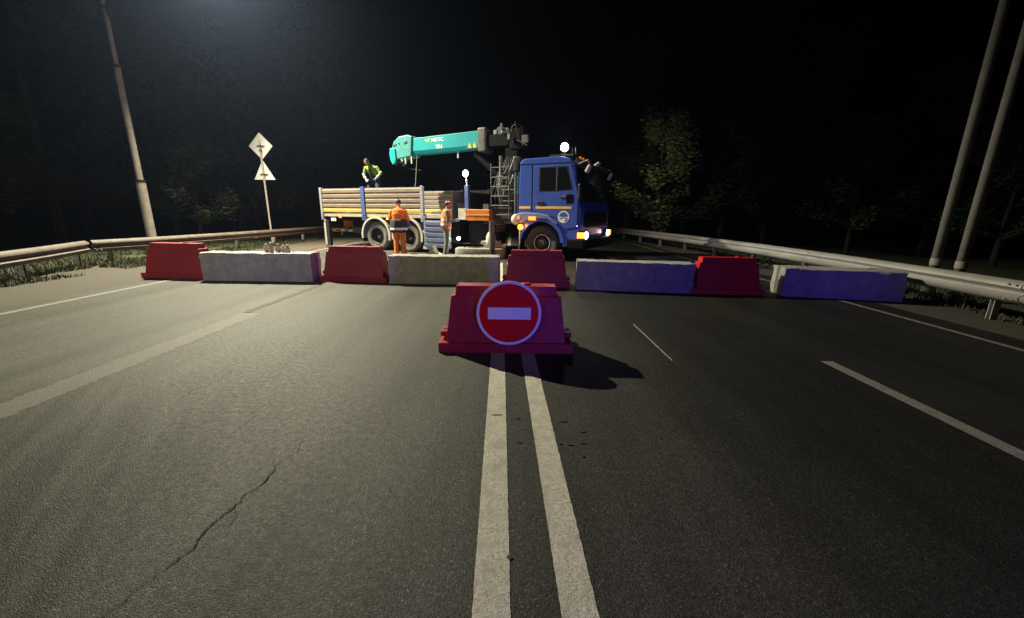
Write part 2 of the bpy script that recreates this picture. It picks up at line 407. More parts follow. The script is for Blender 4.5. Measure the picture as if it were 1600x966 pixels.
# short grass along both verges: nobody could count it
def grass(name, zones, n, h, seed):
    rg = random.Random(seed); bm = new()
    for i in range(n):
        x0, x1, y0, y1 = zones[i % len(zones)]
        x, y = rg.uniform(x0, x1), y0 + (y1 - y0) * rg.random() ** 1.5
        if noise.noise(Vector((x * .8, y * .8, 3))) < -.18: continue
        a = rg.uniform(0, 6.28); hh = h * rg.uniform(.4, 1.3); w = .008 + .012 * rg.random()
        dx, dy = math.cos(a), math.sin(a); ln = rg.uniform(.2, .8) * hh
        v = [bm.verts.new((x - dy * w, y + dx * w, -.03)), bm.verts.new((x + dy * w, y - dx * w, -.03)), bm.verts.new((x + dx * ln, y + dy * ln, hh))]
        bm.faces.new(v)
    o = obj(name, bm, M['grass']); o['kind'] = 'stuff'; o['label'] = 'short dull green grass along the verge'; o['category'] = 'grass'
    return o
grass('grass', [(-10.6, -9.0, 3, 24), (-13, -9.6, 3, 40)], 42000, .075, 3)
grass('grass', [(6.7, 9.2, 2.5, 36)], 15000, .075, 4)

# ------------------------------------------------------------------ guardrails
def guardrail(name, label, pts, m, side, post_every=2.0, z0=.285, z1=.585, cat='guardrail'):
    """w-profile beam in lapped lengths on steel posts; side = direction of the road (x)"""
    root = thing(name, label, cat, (pts[0][0], pts[0][1], 0))
    P = [Vector((x - pts[0][0], y - pts[0][1], 0)) for x, y in pts]
    fine = [P[0]]
    for a, b in zip(P, P[1:]):
        n_ = max(1, int((b - a).length / 1.0))
        for i in range(1, n_ + 1): fine.append(a.lerp(b, i / n_))
    prof = [(0, 0), (.02, .012), (.075, .05), (.08, .09), (.02, .13), (.012, .15), (.02, .17), (.08, .21), (.075, .25), (.02, .288), (0, .30)]
    k = 0; step = 4
    while k < len(fine) - 1:
        seg = fine[k:k + step + 1]; bm = new(); rings = []
        lap = .012 if (k // step) % 2 else 0.
        for i, p in enumerate(seg):
            d = (seg[min(i + 1, len(seg) - 1)] - seg[max(i - 1, 0)]).normalized(); nn = Vector((-d.y, d.x, 0))
            if nn.x * side < 0: nn = -nn
            if i == len(seg) - 1 and k + step < len(fine) - 1: p = p + d * .16
            rings.append([p + nn * (q + lap) + Vector((0, 0, z0 + zz * (z1 - z0) / .30)) for q, zz in prof] + [p + nn * (q + lap - .012) + Vector((0, 0, z0 + zz * (z1 - z0) / .30)) for q, zz in prof[::-1]])
        loft(bm, rings); o = obj('rail_beam', bm, m, root); smooth_angle(o, 50)
        bm = new(); p = seg[0]; d = (seg[1] - seg[0]).normalized(); nn = Vector((-d.y, d.x, 0)); nn = nn if nn.x * side > 0 else -nn
        for zz in (.05, .25):
            for q in (.05, .14):
                c = p + d * q + nn * (.09 + lap); ball(bm, c + Vector((0, 0, z0 + zz)), .014, seg=8, rings=5)
        pieces('bolt', bm, M['galv'], root)
        k += step
    L = 0.4; acc = 0
    for a, b in zip(fine, fine[1:]):
        l = (b - a).length
        while L <= acc + l:
            p = a.lerp(b, (L - acc) / l); nn = Vector((-1 if side > 0 else 1, 0, 0))
            bm = new(); c = p + nn * .075
            box(bm, c.x - .05, c.x + .05, c.y - .03, c.y - .02, -.05, z1 - .02)
            box(bm, c.x - .05, c.x + .05, c.y + .02, c.y + .03, -.05, z1 - .02)
            box(bm, c.x - .004, c.x + .004, c.y - .02, c.y + .02, -.05, z1 - .021)
            obj('rail_post', bm, M['galv'], root)
            L += post_every
        acc += l
    return root
guardrail('guardrail', 'long pale galvanised guardrail along the right side of the road', [(6.35, 1.0), (6.5, 4.0), (6.72, 6.0), (6.86, 8.0), (6.85, 11), (6.6, 15), (6.1, 19), (5.6, 23), (4.4, 29), (2.6, 36), (0, 44)], M['rail'], -1)
guardrail('guardrail', 'brown weathered guardrail section at the far left ending in a kink', [(-8.6, 1.5), (-8.85, 4), (-9.3, 7.0), (-9.9, 8.4), (-10.62, 9.9)], M['rail_rust'], 1)
guardrail('guardrail', 'brown weathered guardrail behind the leftmost red barrier, running to the truck tail', [(-10.62, 10.05), (-10.25, 11.3), (-9.85, 14), (-9.6, 17), (-9.4, 20), (-9.4, 26), (-10, 34), (-12, 44)], M['rail_rust'], 1)

# ------------------------------------------------------------------ plastic barriers
def barrier_body():
    bm = new()
    def rect(hx, hy, z): return [(-hx, -hy, z), (hx, -hy, z), (hx, hy, z), (-hx, hy, z)]
    loft(bm, [rect(.68, .235, .0), rect(.68, .23, .10), rect(.605, .20, .103), rect(.60, .19, .15), rect(.555, .115, .565), rect(.515, .105, .572), rect(.505, .095, .665)])
    return bm
def feet():
    bm = new()
    for s in (-1, 1):
        box(bm, min(s * .602, s * .678), max(s * .602, s * .678), -.10, .12, .128, .185)
    return bm
def make_barrier(name, label, m, loc, rz, sc, group):
    root = thing(name, label, 'barrier', loc, rz, group)
    root.scale = sc
    obj('barrier_body', barrier_body(), m, root, bevel=.012)
    pieces('connector_lug', feet(), m, root, bevel=.008)
    bm = new()
    for s in (-1, 1): lathe(bm, [(.022, 0), (.022, .004)], 'z', 14, (s * .64, .0, .1855))
    pieces('pin_hole', bm, M['hole'], root)
    bm = new(); lathe(bm, [(.05, 0), (.05, .012), (.042, .02)], 'z', 18, (.2, 0, .665))
    obj('filler_cap', bm, m, root)
    return root
G = 'red plastic barriers closing the road'
make_barrier('plastic_barrier', 'red plastic barrier standing alone in front of the row, carrying the round sign', M['red'], (-.06, 4.02, 0), R(-.5), (1, 1, 1), G)
for lab, m, a, b, hh in [
    ('leftmost dusty red plastic barrier of the row beside the left shoulder', M['red_dusty'], (-7.62, 8.03), (-6.22, 7.9), .70),
    ('deep red plastic barrier of the row in front of the truck tail', M['red_deep'], (-3.86, 7.82), (-2.47, 7.67), .69),
    ('deep red plastic barrier of the row in front of the truck cab wheel', M['red_deep'], (-.20, 7.37), (1.09, 7.3), .685),
    ('bright red plastic barrier between two bluish concrete blocks on the right', M['red_bright'], (3.20, 6.9), (4.42, 6.8), .64)]:
    a, b = Vector(a), Vector(b); d = b - a; L = d.length; n_ = Vector((-d.y, d.x)).normalized(); c = (a + b) / 2 + n_ * .24
    make_barrier('plastic_barrier', lab, m, (c.x, c.y, 0), math.atan2(d.y, d.x), (L / 1.36, 1, hh / .665), G)

# no entry sign hung on the front barrier
sg = thing('no_entry_sign', 'round red no entry sign with white bar hung on the front barrier', 'road sign', (-.03, 3.765, .425))
sg.rotation_euler = (R(-5), 0, 0)
bm = new(); lathe(bm, [(.318, 0), (.318, .012), (.312, .014)], 'y', 64); obj('sign_plate', bm, M['sign_back'], sg)
bm = new(); lathe(bm, [(.292, -.0035), (.292, -.0005)], 'y', 64); obj('sign_face', bm, M['sign_red'], sg)
bm = new(); n_ = 64
rings = [[(r * math.cos(2 * math.pi * k / n_), y, r * math.sin(2 * math.pi * k / n_)) for k in range(n_)] for r, y in ((.292, -.001), (.292, -.0035), (.312, -.0035), (.318, -.001))]
loft(bm, rings, cap=False); obj('sign_border', bm, M['sign_white'], sg)
bm = new(); box(bm, -.205, .215, -.0065, -.0036, -.06, .058); obj('sign_bar', bm, M['sign_white'], sg, bevel=.001)
bm = new(); tube(bm, [(0, .014, .28), (0, .10, .285), (0, .16, .255)], .006, 6); obj('hanger', bm, M['dark'], sg)

# ------------------------------------------------------------------ concrete blocks
def block_mesh(L, D, H, seed, m):
    hx, hy = L / 2, D / 2
    plan = [(-hx, -hy), (hx, -hy), (hx, -.07), (hx - .05, -.04), (hx - .05, .04), (hx, .07), (hx, hy), (-hx, hy), (-hx, .07), (-hx + .05, .04), (-hx + .05, -.04), (-hx, -.07)]
    bm = new(); loft(bm, [[(x, y, z) for x, y in plan] for z in (0, H)])
    bmesh.ops.triangulate(bm, faces=[f for f in bm.faces if len(f.verts) > 4])
    bmesh.ops.subdivide_edges(bm, edges=[e for e in bm.edges if e.calc_length() > .3], cuts=6, use_grid_fill=True)
    bmesh.ops.subdivide_edges(bm, edges=[e for e in bm.edges if e.calc_length() > .12], cuts=2, use_grid_fill=True)
    for v in bm.verts:
        p = v.co.copy(); s = Vector((seed * 5.1, 0, 0))
        edge = (abs(abs(p.x) - hx) < .01) + (abs(abs(p.y) - hy) < .01) + (abs(p.z - H) < .01)
        k = .004 + (.014 if edge >= 2 else 0)
        f = noise.noise(p * 6 + s); g = abs(noise.noise(p * 11 + s))
        if edge >= 2: v.co -= Vector((math.copysign(1, p.x) if abs(abs(p.x) - hx) < .01 else 0, math.copysign(1, p.y) if abs(abs(p.y) - hy) < .01 else 0, 1 if abs(p.z - H) < .01 else 0)) * g * .045
        else: v.co += Vector((0, f * k, f * k if p.z > .05 else 0))
        if v.co.z < 0: v.co.z = 0
    return bm
GB = 'grey concrete foundation blocks closing the road'
for i, (lab, m, a, b, hh) in enumerate([
    ('pale lilac concrete block between the leftmost red barrier and the next one', M['conc_pale'], (-6.17, 7.78), (-3.94, 7.74), .555),
    ('grey concrete block lying in front of the two orange workers', M['conc'], (-2.42, 7.65), (-.25, 7.62), .545),
    ('bluish concrete block just right of the truck cab, with a crusted top edge', M['conc_dark'], (1.17, 7.22), (3.22, 6.93), .53),
    ('rightmost concrete block of the row, its pale grooved end facing left', M['conc_pale'], (4.70, 6.80), (6.47, 6.40), .49)]):
    a, b = Vector(a), Vector(b); d = b - a; L = d.length; nn = Vector((-d.y, d.x)).normalized(); D_ = .52 if i == 3 else .4; c = (a + b) / 2 + nn * D_ / 2
    rt = thing('concrete_block', lab, 'concrete block', (c.x, c.y, 0), math.atan2(d.y, d.x), GB)
    o = obj('block_body', block_mesh(L, D_, hh, i, m), m, rt); smooth_angle(o, 30)
    for s in (-1, 1):
        bm = new(); tube(bm, [(s * L * .28 - .06, 0, hh - .02), (s * L * .28 - .05, 0, hh + .02), (s * L * .28, 0, hh + .03), (s * L * .28 + .05, 0, hh + .02), (s * L * .28 + .06, 0, hh - .02)], .006, 6)
        obj('lifting_loop', bm, M['rail_rust'], rt)

# crumpled clear plastic bottles on the first block
for i, (x, y, r, a, tall, lab) in enumerate([(-4.82, 7.95, .052, .3, .17, 'upright'), (-4.70, 7.99, .05, 1.2, .15, ''), (-4.93, 7.98, .045, 2.0, .14, ''), (-4.50, 7.96, .052, .8, .13, ''), (-4.60, 8.0, .045, 2.6, .12, '')]):
    bm = new(); lathe(bm, [(r * .8, 0), (r, .015), (r, tall * .55), (r * .9, tall * .65), (r * .4, tall * .88), (r * .38, tall)], 'z', 14)
    for v in bm.verts: v.co += Vector((noise.noise(v.co * 25 + Vector((i, 0, 0))), noise.noise(v.co * 25 + Vector((0, i, 5))), 0)) * .01
    labs = ['tall clear bottle, second from the left in the cluster on the lilac concrete block', 'clear bottle in the middle of the cluster on the lilac concrete block', 'clear bottle at the left end of the cluster on the lilac concrete block', 'clear bottle at the right end of the cluster on the lilac concrete block', 'small clear bottle, second from the right in the cluster on the lilac concrete block']
    rt = thing('bottle', labs[i], 'bottle', (x, y, .556), a, 'clear bottles on the concrete block')
    o = obj('bottle_body', bm, M['plastic_clear'], rt, smooth=True)
    bm = new(); lathe(bm, [(r * .44, 0), (r * .44, .02)], 'z', 12, (0, 0, tall)); obj('bottle_cap', bm, M['white'], rt)

# ------------------------------------------------------------------ truck with crane
PH = R(25)
tr = thing('crane_truck', 'blue flatbed truck with turquoise crane standing across the road', 'truck', (-4.8, 14.25, 0), -PH)
TM = Matrix.Translation((-4.8, 14.25, 0)) @ Matrix.Rotation(-PH, 4, 'Z')
def P(name, bm, m, **k): return obj(name, bm, m, k.pop('parent', tr), **k)
def B(name, m, x0, x1, y0, y1, z0, z1, bevel=.01, **k):
    bm = new(); box(bm, x0, x1, y0, y1, z0, z1); return P(name, bm, M[m] if isinstance(m, str) else m, bevel=bevel, **k)

# wheels
def wheel(x, y0, w, rad, zc, side, m, ring=False, steer=0.):
    bm = new(); s = side; r = rad; bx = y0
    lathe(bm, [(r * .60, 0), (r * .66, -.012), (r * .86, -.018), (r * .955, .012), (r, .05), (r, w - .05), (r * .95, w), (r * .6, w)] if s < 0 else [(r * .6, 0), (r * .95, 0), (r, .05), (r, w - .05), (r * .955, w - .012), (r * .86, w + .018), (r * .6, w)], 'y', 40, (0, 0, 0), False)
    # tread blocks
    for k in range(40):
        a = 2 * math.pi * k / 40
        for o_ in (.07, w - .13):
            mt = Matrix.Translation((0, o_ + .03, 0)) @ Matrix.Rotation(a, 4, 'Y') @ Matrix.Translation((0, 0, r - .002))
            bmesh.ops.create_cube(bm, size=1, matrix=mt @ Matrix.Diagonal((.05, .09, .018, 1)))
    t = P('wheel', bm, m); smooth_angle(t, 35); t.location = (x, y0, zc)
    t.rotation_euler = (0, 0, steer)
    bm = new()
    yo = .10 if ring is False else -.02
    q = (lambda v: v) if s < 0 else (lambda v: w - v)
    dp_ = .13 if ring else .24
    lathe(bm, [(r * .60, q(-.004)), (r * .565, q(.006)), (r * .53, q(.05)), (r * .50, q(dp_)), (r * .31, q(dp_ + .02)), (r * .29, q(dp_ - .12)), (r * .19, q(dp_ - .14)), (r * .17, q(dp_ - .17)), (.004, q(dp_ - .172))], 'y', 32, (0, 0, 0), False)
    lathe(bm, [(r * .6, q(w - .06)), (r * .6, q(w - .04))], 'y', 32)
    for k in range(10):
        a = 2 * math.pi * k / 10; c = (math.cos(a) * r * .40, q(dp_), math.sin(a) * r * .40); ball(bm, c, .022, seg=6, rings=4)
    o = obj('rim', bm, M['rim'], t); smooth_angle(o, 35)
    bm = new(); n_ = 36
    rg = r * .50 if ring else r * .60; yy = -.012
    rings = [[(rr * math.cos(2 * math.pi * k / n_), q(h_), rr * math.sin(2 * math.pi * k / n_)) for k in range(n_)] for rr, h_ in ((rg - .03, .02), (rg - .02, yy), (rg, yy), (rg + .005, .02))]
    loft(bm, rings, cap=False); o = obj('rim_edge', bm, M['rim_ring'] if ring else M['rim'], t)
    return t
for x in (-.02, 1.37):
    wheel(x, .02, .55, .505, .5, -1, M['rubber'])
    wheel(x, 1.93, .55, .505, .5, 1, M['rubber'])
wheel(6.2, .08, .32, .505, .5, -1, M['rubber_dk'], True)
wheel(6.2, 2.1, .32, .505, .5, 1, M['rubber_dk'], True)
def arch(x, zc, r0, r1, y0, y1, a0, a1, name, m):
    bm = new(); n_ = 18
    rings = []
    for k in range(n_ + 1):
        a = R(a0 + (a1 - a0) * k / n_); c, s = math.cos(a), math.sin(a)
        rings.append([(x + r0 * c, y0, zc + r0 * s), (x + r0 * c, y1, zc + r0 * s), (x + r1 * c, y1, zc + r1 * s), (x + r1 * c, y0, zc + r1 * s)])
    loft(bm, rings); return smooth_angle(P(name, bm, m), 50)
for x in (-.02, 1.37):
    for y0, y1 in ((-.03, .50), (1.99, 2.52)):
        arch(x, .52, .60, .625, y0, y1, -14, 190, 'mudguard', M['frame'])
        a = arch(x, .52, .585, .655, y0 if y0 < 1 else y1, y0 - .035 if y0 < 1 else y1 + .035, -14, 190, 'mudguard_lip', M['pale'])
# chassis
bm = new()
for y in (.82, 1.6): box(bm, -2.5, 7.1, y, y + .08, .72, 1.0)
for x in (-2.4, -1.2, .68, 2.4, 3.9, 5.2): box(bm, x, x + .12, .9, 1.6, .76, .96)
P('chassis_frame', bm, M['chassis'], bevel=.01)
bm = new()
for x in (-.02, 1.37, 6.2): tube(bm, [(x, .3, .5), (x, 2.2, .5)], .07, 10); ball(bm, (x, 1.25, .5), .2)
pieces('axle', bm, M['chassis'], tr)
B('floor_frame', 'chassis', -2.62, 3.12, .05, 2.45, 1.0, 1.14)
# bed
B('bed_floor', 'cream', -2.66, 3.14, .0, 2.5, 1.14, 1.27)
def side_board(x0, x1, y, z0, z1, n_ribs, face, colors, depth=.022, label=None):
    """board with horizontal pressed ribs; face = -1 ribs stand out towards -y, +1 to +y"""
    bm = new(); box(bm, x0, x1, y, y + .03, z0, z1); sb = P('side_board', bm, M['frame'])
    if label: sb['label'] = label
    h = (z1 - z0) / n_ribs
    for k in range(n_ribs):
        zz = z0 + h * k; yf = y if face < 0 else y + .03; s = face
        prof = [(yf, zz + h * .05), (yf + s * depth, zz + h * .13), (yf + s * depth, zz + h * .70), (yf, zz + h * .80)]
        bm = new(); loft(bm, [[(x0 + .01, q, z) for q, z in prof], [(x1 - .01, q, z) for q, z in prof]])
        obj('board_rib', bm, M[colors[k]], sb, bevel=.004)
    return sb
RC = ['board_yellow', 'board', 'board', 'board', 'board']
side_board(-2.56, -.63, 0, 1.29, 2.13, 5, -1, RC)
side_board(-.43, 1.96, 0, 1.29, 2.13, 5, -1, RC)
side_board(-2.56, -.63, 2.47, 1.29, 2.13, 5, -1, RC)
side_board(-.43, 1.96, 2.47, 1.29, 2.13, 5, -1, RC)
side_board(2.16, 3.12, 2.47, 1.29, 2.13, 5, -1, RC)
side_board(2.14, 3.12, -.05, .20, 1.08, 5, -1, ['board_blue'] * 5, depth=.05, label='lowered blue grey side board hanging below the floor')
B('board_hinge', 'frame', 2.09, 2.13, -.06, .02, .25, 1.20)
for x in (-2.66, -.62, 1.97):
    bm = new(); box(bm, x, x + .11 + (.06 if x == -.62 else 0), -.045, .05, 1.02, 2.17); box(bm, x + .02, x + .09, -.06, -.045, 1.02, 1.25); P('side_post', bm, M['blue_dk'] if x == -.62 else M['frame'], bevel=.008)
for x in (-2.66, -.62, 1.97, 3.10):
    B('side_post', 'frame', x, x + .08, 2.45, 2.54, 1.05, 2.17)
B('tail_board', 'board_blue', -2.67, -2.62, .06, 2.44, 1.29, 2.13)
B('head_board', 'dark', 3.14, 3.2, .02, 2.48, 1.14, 2.0)
# load of dark rubble boards on the floor
bm = new()
for i in range(5):
    y = .5 + i * .36; box(bm, 2.0, 3.05, y, y + .3, 1.275, 1.36 + .03 * i)
pieces('load_timber', bm, M['rail_rust'], tr, bevel=.01)
# rear end
bm = new(); box(bm, -2.56, -2.46, .05, 2.45, .56, .68); P('underrun_bar', bm, M['pale'], bevel=.01)
bm = new(); box(bm, -2.4, -1.3, .15, .22, .6, .68); box(bm, -1.4, -1.3, .15, .9, .6, .72); P('side_guard', bm, M['mid'], bevel=.01)
B('tool_box', 'chassis', -1.25, -.78, .12, .8, .55, 1.0)
B('tool_box', 'chassis', 2.1, 3.3, .2, .8, .35, 1.0)
for y in (.0, 2.36):
    bm = new(); box(bm, -2.60, -2.50, y - .02, y + .06, .10, 1.02); P('stabiliser_leg', bm, M['pale'], bevel=.008)
    bm = new(); box(bm, -2.49, -2.36, y, y + .12, .02, 1.0); box(bm, -2.55, -2.30, y - .04, y + .16, 0.0, .05); P('leg_sleeve', bm, M['dark'], bevel=.008)
B('plate', 'white', -2.24, -1.98, .02, .04, .97, 1.14)
B('mud_flap', 'chassis', -.74, -.70, .05, .55, .28, .8)
for x, z in ((-1.71, 1.16), (.52, 1.12)):
    bm = new(); prism(bm, [(x - .055, z - .05), (x + .055, z - .05), (x, z + .06)], -.03, -.01); P('reflector', bm, M['amber_hot'], bevel=.003)  # reflectors made to glow, standing in for light they throw back
    bm = new(); prism(bm, [(x - .085, z - .065), (x + .085, z - .065), (x, z + .095)], -.0095, .01); P('reflector_mount', bm, M['amber_dim'] if False else M['red_bright'])
B('indicator', M['amber'], -2.70, -2.68, .15, .35, 1.0, 1.1)
lamp('indicator_light', 'POINT', (-2.95, .4, .95), 90, (1, .25, .03), .06, parent=tr)
B('side_rail', 'pale', 1.98, 2.14, -.02, .04, .62, .74)
B('step', 'pale', 2.0, 2.3, -.02, .12, .13, .23)

# crane base, column, levers
B('control_panel', 'pale', 3.42, 3.70, -.04, .3, 1.12, 1.46)
B('outrigger_beam', 'orange_steel', 3.76, 4.56, -.10, .22, 1.10, 1.44, bevel=.02)
B('beam_flange', 'orange_steel', 3.74, 4.58, -.115, -.102, 1.24, 1.29)
B('crane_base', 'dark', 4.2, 5.2, .15, 2.35, 1.02, 1.5)
B('hydraulic_tank', 'chassis', 3.6, 4.5, .3, 1.2, .35, 1.05)
bm = new(); tube(bm, [(4.6, .45, .2), (4.6, .45, 1.05)], .16, 14); P('fuel_tank', bm, M['chassis'])
bm = new(); box(bm, 4.46, 5.10, .85, 1.65, 1.5, 2.2); box(bm, 4.56, 4.98, .95, 1.5, 2.2, 3.3); box(bm, 4.72, 5.12, .92, 1.42, 3.25, 3.85)
P('crane_column', bm, M['chassis'], bevel=.03)
bm = new(); box(bm, 5.0, 5.22, .66, .95, 1.9, 2.75); P('crane_mast_cover', bm, M['teal_dirty'], bevel=.05)
bm = new(); tube(bm, [(4.72, .35, 1.5), (4.72, .35, 3.0)], .055, 12); P('mast_pipe', bm, M['mid'])
def ladder(x0, x1, y, z0, z1, n_):
    bm = new()
    for x in (x0, x1): tube(bm, [(x, y, z0), (x, y, z1)], .016, 6)
    for k in range(n_): z = z0 + (z1 - z0) * (k + .5) / n_; tube(bm, [(x0, y, z), (x1, y, z)], .016, 6)
    P('ladder', bm, M['ladder'])
ladder(4.52, 5.12, .1, 1.15, 2.78, 6)
ladder(4.85, 5.3, .18, 1.2, 2.5, 4)
bm = new()
for i in range(9):
    x = 4.45 + i * .09; pts = [(x, .3 + .05 * (i % 3), 1.2 + .1 * (i % 2)), (x + .07 * math.sin(i * 2), .22, 1.8), (x + .1 * math.cos(i), .4, 2.4), (4.75 + .05 * i, .7, 3.0)]
    tube(bm, pts, .017, 6)
pieces('hose', bm, M['black_plastic'], tr)
bm = new(); box(bm, 4.28, 4.46, .02, .2, 1.42, 1.60)
for i in range(6): tube(bm, [(3.42 + i * .035, .0, 1.46), (3.40 + i * .04, -.03, 1.62)], .008, 5)
pieces('control_lever', bm, M['mid'], tr)
bm = new(); box(bm, 5.26, 5.44, .04, .34, 2.5, 2.93); P('air_filter', bm, M['black_plastic'], bevel=.04)
bm = new(); tube(bm, [(5.32, .12, 1.0), (5.32, .12, 2.5)], .035, 10); tube(bm, [(5.40, .1, 1.0), (5.40, .1, 2.4)], .012, 6); pieces('exhaust_pipe', bm, M['mid'], tr)
# outrigger jack
bm = new(); box(bm, 4.72, 4.98, -.42, .2, .80, 1.02); P('jack_arm', bm, M['dark'], bevel=.02)
bm = new(); tube(bm, [(4.86, -.5, .30), (4.86, -.5, 1.12)], .085, 14); P('jack_tube', bm, M['mid'])
bm = new(); tube(bm, [(4.86, -.5, .04), (4.86, -.5, .32)], .05, 12); lathe(bm, [(.19, 0), (.19, .035), (.07, .06)], 'z', 20, (4.86, -.5, 0)); P('jack_foot', bm, M['dark'])
bm = new(); lathe(bm, [(.05, .0), (.13, .04), (.15, .14), (.14, .32), (.09, .42), (.04, .46)], 'z', 18, (4.62, -.12, .34)); P('air_tank', bm, M['pale'], smooth=True)

# boom
YB0, YB1 = .92, 1.36
def boom_box(bm, x0, x1, zb0, zt0, zb1, zt1, y0=YB0, y1=YB1):
    def ring(x, zb, zt):
        h = zt - zb
        return [(x, y0 + .05, zb), (x, y1 - .05, zb), (x, y1, zb + h * .22), (x, y1, zt), (x, y0, zt), (x, y0, zb + h * .22)]
    loft(bm, [ring(x0, zb0, zt0), ring(x1, zb1, zt1)])
bm = new(); boom_box(bm, .98, 3.62, 3.28, 3.80, 3.32, 3.87)
boom = P('boom', bm, M['teal'], bevel=.012)
def boompart(name, bm, m, **k): return obj(name, bm, m, boom, **k)
bm = new(); prism(bm, [(.20, 3.20), (.30, 3.14), (.95, 3.22), (1.02, 3.86), (.84, 3.92), (.46, 3.89), (.22, 3.74), (.12, 3.52)], YB0 - .05, YB1 + .05); boompart('boom_head', bm, M['teal_dirty'], bevel=.03)
bm = new(); prism(bm, [(.07, 3.52), (.29, 3.50), (.31, 3.14), (.26, 3.01), (.15, 2.97), (.06, 3.12), (.03, 3.32)], YB0 - .09, YB0 + .02); prism(bm, [(.07, 3.52), (.29, 3.50), (.31, 3.14), (.26, 3.01), (.15, 2.97), (.06, 3.12), (.03, 3.32)], YB1 - .02, YB1 + .09); pieces('sheave_cheek', bm, M['teal'], boom, bevel=.015)
bm = new(); lathe(bm, [(.05, 0), (.14, .02), (.12, .08), (.12, .2), (.14, .26), (.05, .28)], 'y', 24, (.18, 1.0, 3.17)); boompart('sheave', bm, M['dark'])
bm = new()
for x, z, r in ((.32, 3.62, .035), (.46, 3.66, .03), (.78, 3.68, .05), (.70, 3.64, .035), (.24, 3.6, .04)): lathe(bm, [(r, 0), (r * .7, -.015)], 'y', 12, (x, YB0 - .051, z))
pieces('pin_head', bm, M['dark'], boom)
bm = new()
for x in (.5, .66, .92): box(bm, x, x + .05, YB0 - .03, YB0 + .02, 2.98 + .08 * (x == .5), 3.22)
pieces('guide_bracket', bm, M['pale'], boom, bevel=.005)
bm = new(); box(bm, 3.62, 3.92, YB0 - .07, YB1 + .07, 3.22, 3.95); boompart('boom_collar', bm, M['mid'], bevel=.05)
bm = new(); box(bm, 3.92, 4.72, YB0, YB1, 3.36, 3.72); boompart('boom_root', bm, M['chassis'], bevel=.03)
bm = new(); box(bm, 2.75, 2.80, YB0 + .1, YB0 + .14, 3.10, 3.31); boompart('rope_guide', bm, M['pale'])
# writing on the boom side
RX = (math.pi / 2, R(-1.0), 0)
text_mesh('HKTC', .165, .002, M['lettering'], 'lettering', boom, (1.80, YB0 - .003, 3.64), RX, 1.15)
text_mesh('7016', .165, .002, M['lettering'], 'lettering', boom, (1.98, YB0 - .003, 3.42), RX, .8)
bm = new(); prism(bm, [(1.62, 3.645), (1.70, 3.645), (1.76, 3.74), (1.70, 3.765)], YB0 - .005, YB0 - .001); prism(bm, [(1.52, 3.70), (1.60, 3.66), (1.66, 3.72), (1.58, 3.73)], YB0 - .005, YB0 - .001); boompart('logo', bm, M['yellow'])
bm = new(); prism(bm, [(3.22, 3.37), (3.38, 3.37), (3.30, 3.53)], YB0 - .005, YB0 - .001); prism(bm, [(3.40, 3.37), (3.56, 3.37), (3.48, 3.54)], YB0 - .005, YB0 - .001); pieces('warning_triangle', bm, M['yellow'], boom)
# winch and hydraulics at boom root
bm = new(); lathe(bm, [(.17, 0), (.17, .04), (.11, .05), (.11, .36), (.17, .37), (.17, .41)], 'y', 20, (4.40, .95, 3.78)); P('winch_drum', bm, M['mid'])
bm = new(); tube(bm, [(4.86, .8, 3.3), (4.83, .78, 3.7), (4.9, .78, 3.88), (5.06, .78, 3.93), (5.2, .8, 3.85), (5.22, .82, 3.3)], .03, 8); tube(bm, [(4.95, .7, 3.4), (4.9, .7, 3.8), (5.0, .72, 4.0), (5.1, .74, 3.6)], .022, 8); pieces('hose', bm, M['dark'], tr)
bm = new(); box(bm, 4.16, 4.28, .93, 1.05, 3.725, 3.85); box(bm, 4.58, 4.70, .93, 1.09, 3.725, 3.88); lathe(bm, [(.03, 0), (.075, .02), (.075, .14), (.04, .17)], 'z', 12, (4.50, .94, 3.725)); box(bm, 4.72, 4.80, .78, .87, 3.52, 3.68)
pieces('valve_block', bm, M['valve'], tr, bevel=.012)
bm = new(); box(bm, 5.22, 5.42, .72, .8, 3.38, 3.60); tube(bm, [(5.06, .7, 3.48), (5.42, .7, 3.30)], .018, 6); box(bm, 4.46, 4.54, .8, .86, 3.8, 4.0); pieces('bracket', bm, M['mid'], tr, bevel=.01)
bm = new(); tube(bm, [(3.4, 1.12, 3.2), (4.5, 1.12, 2.3)], .09, 12); P('boom_cylinder', bm, M['chassis'])
bm = new(); tube(bm, [(1.12, 1.0, 3.26), (1.32, .6, 2.3), (1.62, .05, 1.85)], .014, 6); P('hoist_rope', bm, M['mid'])
bm = new(); tube(bm, [(.1, 1.1, 2.98), (.6, 1.1, 2.84), (1.2, 1.05, 2.76)], .010, 5); P('hoist_rope', bm, M['dark'])

# work light post behind the bed
B('lamp_post', 'blue_dk', 3.56, 3.70, .12, .24, 1.45, 2.16)
bm = new(); tube(bm, [(3.64, .16, 2.16), (3.62, .14, 2.42)], .02, 8); P('lamp_stem', bm, M['pale'])
wl = B('work_light', 'black_plastic', 3.53, 3.70, .12, .22, 2.42, 2.60, bevel=.02)
bm = new(); lathe(bm, [(.03, -.035), (.08, -.025), (.095, -.001)], 'y', 20, (3.615, .119, 2.51)); obj('lamp_lens', bm, M['lamp_on'], wl)
lamp('work_light_beam', 'POINT', (3.61, .04, 2.5), 45, (1, .95, .8), .05, parent=tr)
wl = B('work_light', 'black_plastic', 3.40, 3.52, -.10, .0, .48, .60, bevel=.02, label='low white work light beside the grey trousers')
bm = new(); lathe(bm, [(.055, -.115), (.055, -.102)], 'y', 16, (3.46, 0, .54)); obj('lamp_lens', bm, M['lamp_on'], wl)
lamp('work_light_beam', 'POINT', (3.46, -.2, .54), 14, (1, 1, .7), .05, parent=tr)

